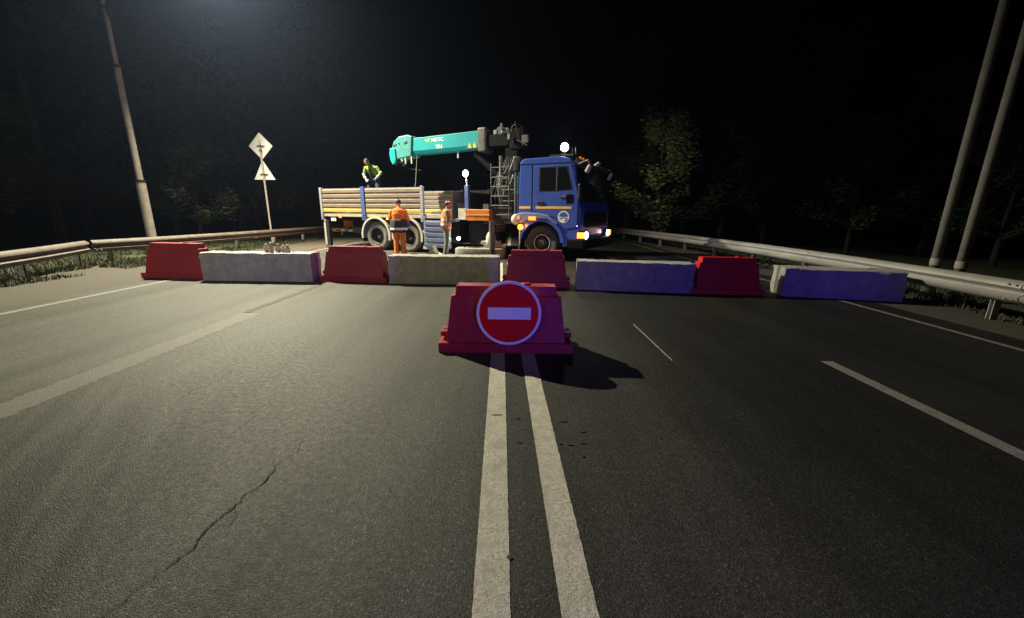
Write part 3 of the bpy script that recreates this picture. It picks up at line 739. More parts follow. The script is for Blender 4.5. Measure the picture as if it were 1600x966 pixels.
# cab
RW, ZW = .64, .52
arcp = [(6.2 + RW * math.cos(R(a)), ZW + RW * math.sin(R(a))) for a in range(5, 166, 10)]
poly = [(7.42, .42), (7.50, .75), (7.52, 1.45), (7.46, 1.62), (7.16, 2.62), (6.98, 2.80), (6.7, 2.86), (5.62, 2.84), (5.50, 2.74), (5.46, 1.02), (5.52, .98)] + [p for p in arcp[::-1] if p[0] > 5.52 and p[1] > .5] + [(6.86, .42)]
bm = new(); prism(bm, poly, .0, 2.5)
cab = P('cab', bm, M['blue'], bevel=.045, segs=3)
# door with recessed seam and window
B('door_seam', 'chassis', 5.875, 5.905, -.004, .02, 1.02, 2.66, bevel=0)
bm = new(); prism(bm, [(5.93, 1.42), (5.93, 2.62), (7.02, 2.64), (7.10, 2.42), (7.24, 1.9), (7.26, .98), (6.92, .92), (6.66, 1.22), (6.2, 1.34)], -.018, .01)
door = P('door', bm, M['blue'], bevel=.012)
bm = new(); prism(bm, [(6.10, 1.93), (6.10, 2.60), (6.92, 2.60), (7.10, 1.98)], -.022, -.0185); obj('window_seal', bm, M['black_plastic'], door)
bm = new(); prism(bm, [(6.14, 1.97), (6.14, 2.57), (6.60, 2.57), (6.60, 1.97)], -.028, -.0225); obj('side_window', bm, M['glass'], door)
bm = new(); prism(bm, [(6.65, 1.97), (6.65, 2.57), (6.89, 2.57), (7.05, 2.0)], -.028, -.0225); obj('side_window', bm, M['glass'], door)
bm = new(); box(bm, 6.61, 6.64, -.032, -.019, 1.97, 2.58); obj('window_divider', bm, M['mid'], door)
bm = new(); box(bm, 6.72, 6.92, -.045, -.019, 1.78, 1.82); obj('grab_handle', bm, M['mid'], door, bevel=.008)
bm = new(); box(bm, 6.06, 6.26, -.05, -.019, 1.60, 1.68); obj('door_handle', bm, M['black_plastic'], door, bevel=.012)
bm = new(); box(bm, 6.02, 7.08, -.024, -.0185, 1.47, 1.54); obj('stripe', bm, M['yellow'], door)
B('roof_seam', 'chassis', 5.49, 7.02, -.0055, .02, 2.675, 2.695, bevel=0)
B('panel_seam', 'chassis', 7.275, 7.29, -.0055, .02, .98, 2.3, bevel=0)
B('stripe', 'yellow', 5.5, 5.85, -.006, .0, 1.47, 1.54, bevel=0)
B('lower_window', 'glass', 6.92, 7.12, -.028, -.0185, 1.62, 1.86, bevel=.02)
# round emblem on the door: white ring, blue sky, white winding road
em = new(); lathe(em, [(.165, -.024), (.165, -.0185)], 'y', 40, (6.86, 0, 1.255)); emb = P('emblem', em, M['lettering'])
bm = new()
pl = [(6.86 + .128 * math.cos(R(a)), 1.262 + .128 * math.sin(R(a))) for a in range(0, 181, 12)]
prism(bm, pl, -.027, -.0245); obj('emblem_sky', bm, M['blue_dk'], emb)
bm = new(); prism(bm, [(6.74, 1.205), (6.80, 1.235), (6.86, 1.245), (6.94, 1.235), (6.985, 1.215), (6.975, 1.20), (6.86, 1.225), (6.75, 1.185)], -.027, -.0245)
prism(bm, [(6.885, 1.12), (6.96, 1.16), (6.985, 1.19), (6.92, 1.19), (6.90, 1.165)], -.027, -.0245)
prism(bm, [(6.77, 1.27), (6.81, 1.325), (6.86, 1.29), (6.91, 1.325), (6.95, 1.27)], -.0295, -.0275)
pieces('emblem_road', bm, M['blue'], emb)
# wheel fender (lighter) and step
arch(6.2, .52, .60, .70, -.05, .3, 2, 172, 'fender', M['blue'])
bm = new(); prism(bm, [(5.42, 1.08), (5.36, 1.2), (5.42, 1.32), (5.62, 1.37), (6.1, 1.36), (6.42, 1.30), (6.72, 1.08), (6.68, 1.02), (6.4, 1.18), (5.9, 1.20), (5.6, 1.06)], -.08, .05); P('fender_panel', bm, M['fender'], bevel=.03)
bm = new(); ball(bm, (5.36, .06, 1.16), .14, (1, 1, 1.15)); P('air_tank', bm, M['pale'], smooth=True)
B('mud_flap', 'chassis', 5.48, 5.52, .05, .4, .35, .95)
bm = new(); tube(bm, [(5.56, -.06, .9), (5.55, -.04, .5), (5.5, .0, .3)], .022, 8); P('mudguard_stay', bm, M['pale'])
B('reflector', 'yellow', 5.46, 5.56, -.095, -.082, 1.17, 1.27, bevel=.005)
B('indicator', M['amber'], 5.84, 6.06, -.11, -.082, 1.15, 1.25, bevel=.012)
bm = new(); lathe(bm, [(.075, -.15), (.06, -.17), (.03, -.18)], 'y', 18, (5.60, 0, .95)); lathe(bm, [(.08, -.15), (.08, -.10)], 'y', 18, (5.60, 0, .95)); P('indicator', bm, M['amber_hot'])
lamp('indicator_light', 'POINT', (5.62, -.32, .98), 6, (1, .3, .03), .05, parent=tr)
# front
def slope_panel(name, s0, z0, s1, z1, y0, y1, off, th_, m, **k):
    dx, dz = s1 - s0, z1 - z0; l = math.hypot(dx, dz); nx, nz = dz / l, -dx / l
    bm = new(); ring = lambda y: [(s0 + nx * off, y, z0 + nz * off), (s0 + nx * (off + th_), y, z0 + nz * (off + th_)), (s1 + nx * (off + th_), y, z1 + nz * (off + th_)), (s1 + nx * off, y, z1 + nz * off)]
    loft(bm, [ring(y0), ring(y1)]); return P(name, bm, m, **k)
ws = slope_panel('windscreen', 7.44, 1.68, 7.17, 2.60, .12, 2.38, -.005, .015, M['glass'], bevel=.004)
for y in (.5, 1.2, 1.8):
    bm = new(); tube(bm, [(7.49, y, 1.66), (7.42, y + .35, 2.0)], .008, 5); obj('wiper', bm, M['black_plastic'], ws)
B('grille', 'chassis', 7.515, 7.54, .25, 2.25, .98, 1.42)
for z in (1.06, 1.16, 1.26, 1.36): B('grille_slat', 'chassis', 7.541, 7.56, .3, 2.2, z, z + .04, bevel=.004)
B('bumper', 'chassis', 6.98, 7.66, -.02, 2.52, .36, .66, bevel=.05)
for y, side in ((.04, 0), (2.10, 1)):
    hl = B('headlight', 'black_plastic', 7.48, 7.60, y, y + .32, .66, .86, bevel=.02)
    bm = new(); lathe(bm, [(.095, 0), (.09, .03), (.05, .05)], 'x', 20, (7.601, y + (.20 if side == 0 else .12), .755)); obj('lamp_lens', bm, M['lamp_head'], hl)
    bm = new(); yy = y - .05 if side == 0 else y + .26
    box(bm, 7.44, 7.625, yy, yy + .14, .68, .84); obj('turn_signal', bm, M['amber_hot'], hl, bevel=.01)
lamp('headlight_beam', 'SPOT', (7.75, .34, .75), 160, (1, .95, .9), .06, (9.6, .35, .35), 70, .8, parent=tr)
lamp('headlight_beam', 'SPOT', (7.75, 2.18, .75), 160, (1, .95, .9), .06, (9.6, 2.4, .35), 70, .8, parent=tr)
lamp('turn_signal_light', 'POINT', (7.62, -.02, .78), 1.2, (1, .22, .02), .06, parent=tr)
lamp('turn_signal_light', 'POINT', (7.80, 2.47, .78), 1.2, (1, .22, .02), .06, parent=tr)
bm = new(); prism(bm, [(7.16, 2.66), (7.22, 2.80), (7.46, 2.66), (7.44, 2.62)], .05, 2.45); P('sun_visor', bm, M['black_plastic'], bevel=.01)
for y, s in ((-.10, -1), (2.60, 1)):
    bm = new(); tube(bm, [(7.2, y - s * .12, 2.64), (7.5, y, 2.72), (7.56, y, 2.62)], .016, 6); P('mirror_arm', bm, M['black_plastic'])
    bm = new(); mt = Matrix.Translation((7.52, y, 2.50)) @ Matrix.Rotation(R(28), 4, 'Y'); bmesh.ops.create_cube(bm, size=1, matrix=mt @ Matrix.Diagonal((.09, .2, .22, 1))); P('mirror', bm, M['mirror'], bevel=.03)
    bm = new(); box(bm, 7.28, 7.36, y - .1, y + .1, 1.72, 2.12); P('mirror', bm, M['black_plastic'], bevel=.03)
bm = new(); mt = Matrix.Translation((7.66, .28, 2.64)) @ Matrix.Rotation(R(60), 4, 'Y'); bmesh.ops.create_cube(bm, size=1, matrix=mt @ Matrix.Diagonal((.06, .22, .16, 1))); P('mirror', bm, M['mirror'], bevel=.02)
# roof gear
B('roof_rail', 'black_plastic', 6.3, 7.0, .25, 2.3, 2.87, 2.94)
bm = new(); tube(bm, [(6.72, .3, 2.86), (6.72, .3, 3.02)], .025, 8); P('lamp_stem', bm, M['dark'])
wl = B('work_light', 'black_plastic', 6.62, 6.82, .26, .36, 3.02, 3.22, bevel=.02)
bm = new(); lathe(bm, [(.03, -.05), (.09, -.035), (.11, -.001)], 'y', 20, (6.72, .26, 3.12)); obj('lamp_lens', bm, M['lamp_on'], wl)
lamp('work_light_beam', 'POINT', (6.72, .31, 3.34), 28, (1, .95, .85), .05, parent=tr)
lamp('work_light_beam', 'SPOT', (6.72, .45, 3.2), 750, (1, .97, .70), .06, (7.9, 8.5, 2.8), 42, 1., parent=tr)  # added spot aimed at the tree by the cab; the lens faces elsewhere
for y in (.8, 1.1, 1.7): 
    bm = new(); lathe(bm, [(.05, 0), (.05, .05), (.03, .075)], 'z', 12, (7.02, y, 2.85)); P('marker_light', bm, M['amber_dim'], smooth=True)
bm = new(); tube(bm, [(7.0, .45, 2.85), (6.98, .42, 3.12)], .008, 5); tube(bm, [(6.94, .4, 2.85), (6.90, .36, 3.1)], .006, 5); pieces('antenna', bm, M['pale'], tr)

# the cab front is swept back towards the near side
for o in [c for c in tr.children if c.type == 'MESH' and c.name.split('.')[0] in ('cab', 'windscreen', 'grille', 'grille_slat', 'bumper', 'headlight', 'sun_visor')]:
    for q in [o] + list(o.children):
        for v in q.data.vertices:
            k = max(0, min(1, (v.co.x - 7.05) / .3)); v.co.x += (-.17 + .23 * v.co.y / 2.5) * k
# ------------------------------------------------------------------ things on the road behind the blocks
bm = new()
pl = []
for k in range(24):
    a = 2 * math.pi * k / 24; sx = math.copysign(abs(math.cos(a)) ** .5, math.cos(a)); sy = math.copysign(abs(math.sin(a)) ** .7, math.sin(a)); pl.append((.78 * sx, .35 * sy))
loft(bm, [[(x * q, y * q, z) for x, y in pl] for q, z in ((.98, 0), (1, .03), (1, .26), (.96, .30))])
o = obj('grey_slab', bm, M['slab'], bevel=.01); o.location = (-.98, 12.25, 0); o.rotation_euler = (0, 0, R(-6))
tag(o, 'flat grey slab with rounded ends lying under the orange crane beam', 'slab'); smooth_angle(o, 40)
for i, (x, y, z, L, a, lab) in enumerate([(-.55, 12.40, .302, .66, 3, 'pale board at the bottom of the small stack on the grey slab'), (-.66, 12.40, .402, .60, -4, 'pale board on top of the small stack on the grey slab')]):
    bm = new(); box(bm, -L / 2, L / 2, -.18, .18, 0, .095); o = obj('pale_board', bm, M['board_pale'], bevel=.008); o.location = (x, y, z); o.rotation_euler = (0, 0, R(a)); tag(o, lab, 'board', 'pale boards on the slab')
bm = new(); prism(bm, [(-.22, 0), (.24, 0), (.02, .13), (-.03, .30), (-.06, .29)], -.12, .12); o = obj('wheel_chock', bm, M['pale'], bevel=.01); o.location = (-2.5, 12.85, 0); o.rotation_euler = (0, 0, R(-25)); tag(o, 'pale wedge chock on the road under the lowered side board', 'wheel chock')

# ------------------------------------------------------------------ people
def person(label, loc, rz, J, mats, zone, child, bulk=1.):
    """J: joints; body is fused from tapered limbs into one continuous surface, then materials by zone()"""
    root = thing('person', label, 'person', loc, rz)
    bm = new()
    seg = lambda a, b, ra, rb: cone_seg(bm, J[a] if isinstance(a, str) else a, J[b] if isinstance(b, str) else b, ra, rb)
    V = lambda k: Vector(J[k])
    pel, chest, neck, head = V('pelvis'), V('chest'), V('neck'), V('head')
    # torso as stacked ellipses
    ax = (V('shoulder_r') - V('shoulder_l')).normalized()
    def ell(c, rx, ry, d):
        d = d.normalized(); u = (ax - d * ax.dot(d)).normalized(); w = d.cross(u)
        rx, ry = rx * (1 + (bulk - 1) * .7), ry * bulk
        return [c + u * rx * math.cos(2 * math.pi * k / 20) + w * ry * math.sin(2 * math.pi * k / 20) for k in range(20)]
    up = chest - pel; up2 = neck - chest
    loft(bm, [ell(pel - up.normalized() * .10, .12, .09, up), ell(pel, .175, .125, up), ell(pel.lerp(chest, .45), .155, .11, up), ell(chest, .185, .125, up + up2), ell(chest.lerp(neck, .6), .175, .11, up2), ell(neck - up2.normalized() * .02, .085, .075, up2)])
    seg('neck', neck.lerp(head, .6), .062, .058)
    # head: skull, jaw, nose, ears, brow
    f = Vector(J['face']).normalized(); hu = (head - neck).normalized(); hs = hu.cross(f).normalized(); f = hs.cross(hu).normalized()
    hm = Matrix((hs, f, hu)).transposed().to_4x4()
    def hp(x, y, z): return head + hs * x + f * y + hu * z
    for c, r, sc in ((hp(0, -.005, .03), .1, (.78, .98, 1.0)), (hp(0, .03, -.045), .07, (.82, .95, 1.0))):
        bmesh.ops.create_uvsphere(bm, u_segments=16, v_segments=10, radius=r, matrix=Matrix.Translation(c) @ hm @ Matrix.Diagonal((*sc, 1)))
    cone_seg(bm, hp(0, .085, .03), hp(0, .112, -.012), .010, .016, 8)
    for s in (-1, 1):
        bmesh.ops.create_uvsphere(bm, u_segments=8, v_segments=6, radius=.03, matrix=Matrix.Translation(hp(s * .08, -.005, 0)) @ hm @ Matrix.Diagonal((.4, .7, 1.05, 1)))
        cone_seg(bm, hp(s * .02, .09, .038), hp(s * .05, .078, .036), .010, .008, 8)
    cone_seg(bm, hp(-.025, .092, -.055), hp(.025, .092, -.055), .011, .011, 8)
    for s in 'lr':
        seg('shoulder_' + s, 'elbow_' + s, .068 * bulk, .052 * bulk); seg('elbow_' + s, 'wrist_' + s, .048 * bulk, .034)
        seg(chest.lerp(neck, .55), 'shoulder_' + s, .085, .07)
        seg('hip_' + s, 'knee_' + s, .105 * bulk, .078 * bulk); seg('knee_' + s, 'ankle_' + s, .076 * bulk, .066 * bulk)
        seg(pel, 'hip_' + s, .11, .10)
        an = V('ankle_' + s); toe = V('toe_' + s)
        cone_seg(bm, an + Vector((0, 0, -.035)), toe, .052, .042)
        cone_seg(bm, an + Vector((0, 0, -.03)), an + (an - toe).normalized() * .05 + Vector((0, 0, -.035)), .05, .042)
        # hand: palm, four unequal bent fingers, thumb from the side of the palm
        w = V('wrist_' + s); el = V('elbow_' + s); d = (w - el).normalized()
        fw_ = Vector(J['face']); side = d.cross(fw_).normalized(); pn = side.cross(d).normalized()
        palm = w + d * .085
        for q in (-.028, -.009, .010, .029): cone_seg(bm, w + d * .01, palm + pn * q, .020, .014, 8)
        for q, L in ((-.030, .062), (-.010, .076), (.010, .070), (.030, .054)):
            a = palm + pn * q; b = a + d * L * .5 + side * .008; c_ = b + d * L * .4 + side * .03
            cone_seg(bm, a, b, .0105, .0095, 8); cone_seg(bm, b, c_, .0095, .0085, 8)
        a = w + d * .03 - pn * .03; b = a + d * .035 - pn * .035; cone_seg(bm, a, b, .014, .011, 8); cone_seg(bm, b, b + d * .03 - pn * .006, .011, .009, 8)
    me = bpy.data.meshes.new('body'); bm.to_mesh(me); bm.free()
    o = bpy.data.objects.new('body', me); C.objects.link(o)
    md = o.modifiers.new('r', 'REMESH'); md.mode = 'VOXEL'; md.voxel_size = .010
    ms = o.modifiers.new('s', 'SMOOTH'); ms.factor = .5; ms.iterations = 2
    dg = bpy.context.evaluated_depsgraph_get(); me2 = bpy.data.meshes.new_from_object(o.evaluated_get(dg))
    o.modifiers.clear(); o.data = me2; bpy.data.meshes.remove(me); me2.name = 'body'
    me2.materials.clear()
    for m in mats: me2.materials.append(M[m])
    for p in me2.polygons: p.material_index = zone(p.center, J, head, hm)
    me2.shade_smooth(); o.parent = root
    for c in child: c(root, J, hp, hm, ell)
    return root
def nearest(p, J, bones):
    best, bi = 1e9, 0
    for i, (a, b, r) in enumerate(bones):
        a, b = Vector(J[a]), Vector(J[b]); t = max(0, min(1, (p - a).dot(b - a) / max(1e-6, (b - a).length_squared)))
        d = (p - a.lerp(b, t)).length / r
        if d < best: best, bi = d, i
    return bi
BON = [('pelvis', 'chest', 1.5), ('chest', 'neck', 1.4), ('head', 'neck', .9), ('shoulder_l', 'elbow_l', 1), ('shoulder_r', 'elbow_r', 1), ('elbow_l', 'wrist_l', 1), ('elbow_r', 'wrist_r', 1), ('hip_l', 'knee_l', 1.1), ('hip_r', 'knee_r', 1.1), ('knee_l', 'ankle_l', 1), ('knee_r', 'ankle_r', 1), ('ankle_l', 'toe_l', .8), ('ankle_r', 'toe_r', .8)]
def zoner(shirt, skin, legs, boot, glove, short=False):
    def z(p, J, head, hm):
        b = BON[nearest(p, J, BON)]
        k = b[0]
        if k == 'head': return skin
        if k.startswith('ankle'): return boot
        if k.startswith(('hip', 'knee')): return legs
        if k.startswith('elbow'):
            w = Vector(J['wrist_' + k[-1]]); e = Vector(J[k])
            if (p - w).dot(w - e) > 0: return glove
            return skin if short else shirt
        if k == 'pelvis':
            pl = Vector(J['pelvis']); ch = Vector(J['chest'])
            if (p - pl).dot((ch - pl).normalized()) < .06: return legs
        return shirt
    return z
def band(name, m, a, b, ra, rb, n=20):
    """cuff or belt of cloth round a limb, as a short tapered ring standing just off it"""
    def f(root, J, hp, hm, ell):
        bm = new(); A, Bb = a(J), b(J); d = Bb - A; u, w = frame_of(d)
        ring = lambda c, r: [c + u * r[0] * math.cos(2 * math.pi * k / n) + w * r[1] * math.sin(2 * math.pi * k / n) for k in range(n)]
        loft(bm, [ring(A, ra), ring(Bb, rb)]); obj(name, bm, M[m], root, smooth=True)
    return f
def cap_child(m, peak, name='cap'):
    def f(root, J, hp, hm, ell):
        bm = new(); n = 20; rings = []
        for t in range(0, 6):
            a = R(t * 17); r = math.cos(a)
            rings.append([hp(.088 * r * math.cos(2 * math.pi * k / n), -.005 + .108 * r * math.sin(2 * math.pi * k / n), .045 + .085 * math.sin(a)) for k in range(n)])
        loft(bm, rings)
        if peak:
            vs = []
            for zz in (.045, .055):
                vs.append([hp(-.08, .06, zz), hp(.08, .06, zz), hp(.07, .15, zz - .012), hp(0, .178, zz - .015), hp(-.07, .15, zz - .012)])
            loft(bm, vs)
        obj(name, bm, M[m], root, smooth=True)
    return f
def eyes(root, J, hp, hm, ell):
    for s in (-1, 1):
        bm = new(); ball(bm, hp(s * .033, .083, .018), .011, seg=10, rings=7); o = obj('eye', bm, M['sign_white'], root, smooth=True)
        bm = new(); ball(bm, hp(s * .033, .0905, .018), .006, seg=8, rings=5); obj('pupil', bm, M['hair'], o, smooth=True)
def hair(root, J, hp, hm, ell):
    bm = new(); n = 18; rings = []
    for t in range(-2, 6):
        a = R(t * 17); r = math.cos(a)
        rings.append([hp(.084 * r * math.cos(2 * math.pi * k / n), -.014 + .102 * r * math.sin(2 * math.pi * k / n) - (.028 if t < 1 and math.sin(2 * math.pi * k / n) > 0 else 0) * 2.2, .032 + .102 * math.sin(a)) for k in range(n)])
    loft(bm, rings); obj('hair', bm, M['hair'], root, smooth=True)

Vv = lambda *a: Vector(a)
# 1. worker seen from behind, orange shirt and trousers, dark jacket tied at the waist (local +y = away from the camera, the way he faces)
J1 = dict(pelvis=(0, 0, .96), chest=(.01, .02, 1.26), neck=(.02, .05, 1.47), head=(.0, .10, 1.60), face=(-.45, 1, -.25),
          shoulder_l=(-.185, .03, 1.345), elbow_l=(-.27, .10, 1.12), wrist_l=(-.12, .30, 1.12), shoulder_r=(.20, .03, 1.345), elbow_r=(.29, .06, 1.11), wrist_r=(.26, .24, 1.02),
          hip_l=(-.09, 0, .90), knee_l=(-.10, .03, .50), ankle_l=(-.10, -.02, .095), toe_l=(-.13, .15, .045), hip_r=(.09, 0, .90), knee_r=(.11, .04, .50), ankle_r=(.11, -.01, .095), toe_r=(.15, .16, .045))
def jacket(root, J, hp, hm, ell):
    bm = new(); n = 28; rings = []
    for z, rx, ry in ((1.12, .22, .175), (1.06, .238, .19), (.95, .25, .205), (.84, .258, .21), (.72, .25, .20)):
        rings.append([(rx * math.cos(2 * math.pi * k / n) * (1 + .05 * math.sin(k * 2.3 + z * 7)), ry * math.sin(2 * math.pi * k / n) * (1 + .06 * math.sin(k * 1.7)), z + (.02 * math.sin(k * 1.3) if z < .8 else 0)) for k in range(n)])
    loft(bm, rings); jk = obj('tied_jacket', bm, M['jacket'], root, smooth=True)
    bm = new(); loft(bm, [[(rx * math.cos(2 * math.pi * k / n) * (1 + .05 * math.sin(k * 2.3 + z * 7)) * 1.012, ry * math.sin(2 * math.pi * k / n) * (1 + .06 * math.sin(k * 1.7)) * 1.012, z) for k in range(n)] for z, rx, ry in ((.86, .257, .21), (.79, .256, .208))], cap=False)
    obj('reflective_strip', bm, M['strip'], jk)
person('worker seen from behind in orange shirt and trousers with a dark jacket round the waist', (-3.60, 12.75, 0), R(4), J1, ['orange', 'skin', 'orange_dk', 'boot', 'glove'], zoner(0, 1, 2, 3, 4, True),
       [eyes, hair, cap_child('cap', True), jacket], 1.28)
# 2. worker in profile at the crane controls (faces local +x)
J2 = dict(pelvis=(0, 0, .95), chest=(.02, 0, 1.23), neck=(.04, 0, 1.43), head=(.075, 0, 1.56), face=(1, .2, -.15),
          shoulder_l=(.03, .19, 1.36), elbow_l=(.06, .22, 1.10), wrist_l=(.30, .16, 1.12), shoulder_r=(.03, -.19, 1.36), elbow_r=(.05, -.22, 1.08), wrist_r=(.28, -.14, 1.10),
          hip_l=(0, .09, .89), knee_l=(.03, .10, .49), ankle_l=(-.02, .10, .095), toe_l=(.15, .12, .045), hip_r=(0, -.09, .89), knee_r=(.01, -.11, .49), ankle_r=(-.06, -.12, .095), toe_r=(.11, -.14, .045))
def vest2(root, J, hp, hm, ell):
    bm = new(); n = 24
    loft(bm, [[Vector((c + rx * math.cos(2 * math.pi * k / n), ry * math.sin(2 * math.pi * k / n) * (1 + .03 * math.sin(k * 2.1)), z)) for k in range(n)] for z, c, rx, ry in ((.86, .0, .165, .21), (1.0, .0, .155, .20), (1.2, .02, .155, .205), (1.36, .03, .14, .205), (1.44, .035, .10, .13))])
    v = obj('vest', bm, M['orange'], root, smooth=True)
    for z, c, rx, ry in ((.96, .0, .163, .208), (1.1, .01, .163, .21)):
        bm = new(); loft(bm, [[(c + rx * math.cos(2 * math.pi * k / n), ry * math.sin(2 * math.pi * k / n) * (1 + .03 * math.sin(k * 2.1)), zz) for k in range(n)] for zz in (z, z + .05)], cap=False); obj('reflective_strip', bm, M['strip'], v)
person('worker in profile with red helmet, orange vest and grey trousers at the crane controls', (-2.06, 12.5, 0), R(10), J2, ['grey_cloth', 'skin', 'grey_cloth', 'boot', 'glove'], zoner(0, 1, 2, 3, 4),
       [eyes, hair, cap_child('red_helmet', True, 'helmet'), vest2])
# 3. worker bending on the truck bed, faces the camera (local -y)
J3 = dict(pelvis=(.04, .10, .92), chest=(.02, -.04, 1.19), neck=(-.02, -.15, 1.37), head=(-.07, -.24, 1.47), face=(-.25, -1, -.55),
          shoulder_l=(-.22, -.08, 1.29), elbow_l=(-.29, -.12, 1.02), wrist_l=(-.13, -.28, .88), shoulder_r=(.22, -.08, 1.29), elbow_r=(.36, -.08, 1.09), wrist_r=(.27, -.26, .93),
          hip_l=(-.09, .10, .86), knee_l=(-.20, -.06, .48), ankle_l=(-.20, .06, .095), toe_l=(-.23, -.11, .045), hip_r=(.12, .10, .86), knee_r=(.20, -.06, .48), ankle_r=(.18, .06, .095), toe_r=(.22, -.11, .045))
def cuffs(root, J, hp, hm, ell):
    for s in 'lr':
        e, w, sh = Vector(J['elbow_' + s]), Vector(J['wrist_' + s]), Vector(J['shoulder_' + s])
        for a, b, r in ((e.lerp(w, .55), e.lerp(w, .80), .05), (sh.lerp(e, .78), sh.lerp(e, .98), .062)):
            bm = new(); tube(bm, [a, b], r, 16); obj('reflective_strip', bm, M['glove'], root, smooth=True)
    # dark front between the open halves of the jacket
    bm = new(); pel, ch, nk = Vector(J['pelvis']), Vector(J['chest']), Vector(J['neck'])
    rows = []
    for t, wd in ((0, .09), (.4, .085), (.75, .075), (1, .04)):
        c = pel.lerp(ch, t) + Vector((0, -.105, -.07)); rows.append((c, wd))
    rows.append((nk + Vector((0, -.06, -.09)), .03))
    vs = [[c + Vector((-w, .03, 0)), c + Vector((w, .03, 0)), c + Vector((w * .8, -.025, -.012)), c + Vector((-w * .8, -.025, -.012))] for c, w in rows]
    loft(bm, vs); obj('shirt_front', bm, M['jacket'], root, bevel=.01)
B('load_crate', 'chassis', -1.7, .3, .5, 2.0, 1.272, 1.60)
pw = TM @ Vector((-.92, .95, 1.602))
person('worker bending over on the truck bed in a bright yellow green jacket', tuple(pw), R(-8), J3, ['hivis', 'skin', 'navy', 'boot', 'glove'], zoner(0, 1, 2, 3, 4),
       [eyes, hair, cuffs], 1.1)

# ------------------------------------------------------------------ lamp posts, poles and the sign on the left
def street_lamp(label, x, y, arm_to, power, target, ang, bl, H=9.4):
    root = thing('street_lamp', label, 'street lamp', (x, y, 0), 0, 'street lamps along the left side')
    bm = new(); tube(bm, [(0, 0, -.1), (0, 0, 2.2), (0, 0, 2.25), (0, 0, 5.6), (0, 0, 5.65), (0, 0, 9.0)], [.135, .13, .09, .082, .062, .052], 16); obj('pole', bm, M['pole_steel'], root, smooth=False)
    bm = new()
    for z, r in ((2.2, .138), (5.6, .09), (7.2, .08), (7.75, .075)): lathe(bm, [(r, 0), (r, .08)], 'z', 16, (0, 0, z))
    box(bm, .08, .16, -.05, .05, 7.0, 7.35); pieces('pole_clamp', bm, M['dark'], root)
    dx = arm_to[0] - x; dy = arm_to[1] - y
    bm = new(); tube(bm, [(0, 0, 8.9), (dx * .2, dy * .2, H + .1), (dx * .6, dy * .6, H + .2), (dx * .9, dy * .9, H + .18)], .04, 10); obj('lamp_arm', bm, M['pole_steel'], root)
    a = math.atan2(dy, dx)
    bm = new(); box(bm, -.35, .35, -.14, .14, 0, .12); hd = obj('lamp_head', bm, M['mid'], root, bevel=.04); hd.location = (dx, dy, H + .04); hd.rotation_euler = (0, 0, a)
    bm = new(); box(bm, -.28, .28, -.10, .10, -.015, -.002); obj('lamp_lens', bm, M['lamp_on'], hd)
    lamp('street_light', 'SPOT', (arm_to[0], arm_to[1], H - .06), power, LAMP_COL, .10, target, ang, bl)
    return root
street_lamp('tall street lamp pole behind the left guardrail', -12.33, 13.7, (-9.0, 13.4), STREET_P, (-5.8, 11.2, 0), 113, 1.)
street_lamp('tall street lamp pole behind the viewer on the left', -13.0, -12.0, (-10.0, -12.0), 5200, (-6.6, 9.5, 0), 50, 1.)

for (x, y, r, lab) in [(7.72, 7.24, .074, 'left one of two tall pale utility poles behind the right guardrail'), (7.70, 6.80, .072, 'right one of two tall pale utility poles behind the right guardrail')]:
    root = thing('utility_pole', lab, 'utility pole', (x, y, 0), 0, 'pale utility poles on the right')
    bm = new(); tube(bm, [(0, 0, -.1), (0, 0, 4), (0, 0, 9.5)], [r, r * .9, r * .72], 20); o = obj('pole', bm, M['pole_conc'], root, smooth=True)
    bm = new(); lathe(bm, [(r + .03, -.05), (r + .03, .06), (r + .004, .10)], 'z', 20); obj('pole_base', bm, M['white'], root)
    bm = new(); lathe(bm, [(r + .006, 0), (r + .006, .12)], 'z', 20, (0, 0, .52)); obj('pole_band', bm, M['pole_steel'], root)

sgn = thing('road_sign', 'diamond over triangle road sign seen from behind on a thin post', 'road sign', (-9.9, 16.5, 0), R(-3))
bm = new(); tube(bm, [(0, 0, -.1), (0, 0, 4.0)], .035, 10); obj('sign_post', bm, M['pale'], sgn)
bm = new(); c = 3.77; h_ = .48; prism(bm, [(-h_, c), (0, c - h_ - .02), (h_, c), (0, c + h_ + .02)], .045, .055); dp = obj('diamond_plate', bm, M['sign_back'], sgn)
bm = new(); prism(bm, [(-.43, 2.52), (.43, 2.52), (.0, 3.26)], .045, .055); tp = obj('triangle_plate', bm, M['sign_back'], sgn)
for p_, z, w in ((dp, 3.77, .16), (dp, 3.60, .05), (tp, 2.72, .16)):
    bm = new(); box(bm, -w, w, .028, .044, z - .02, z + .02); box(bm, -.05, .05, -.04, .028, z - .03, z + .03); pieces('sign_clamp', bm, M['mid'], p_)

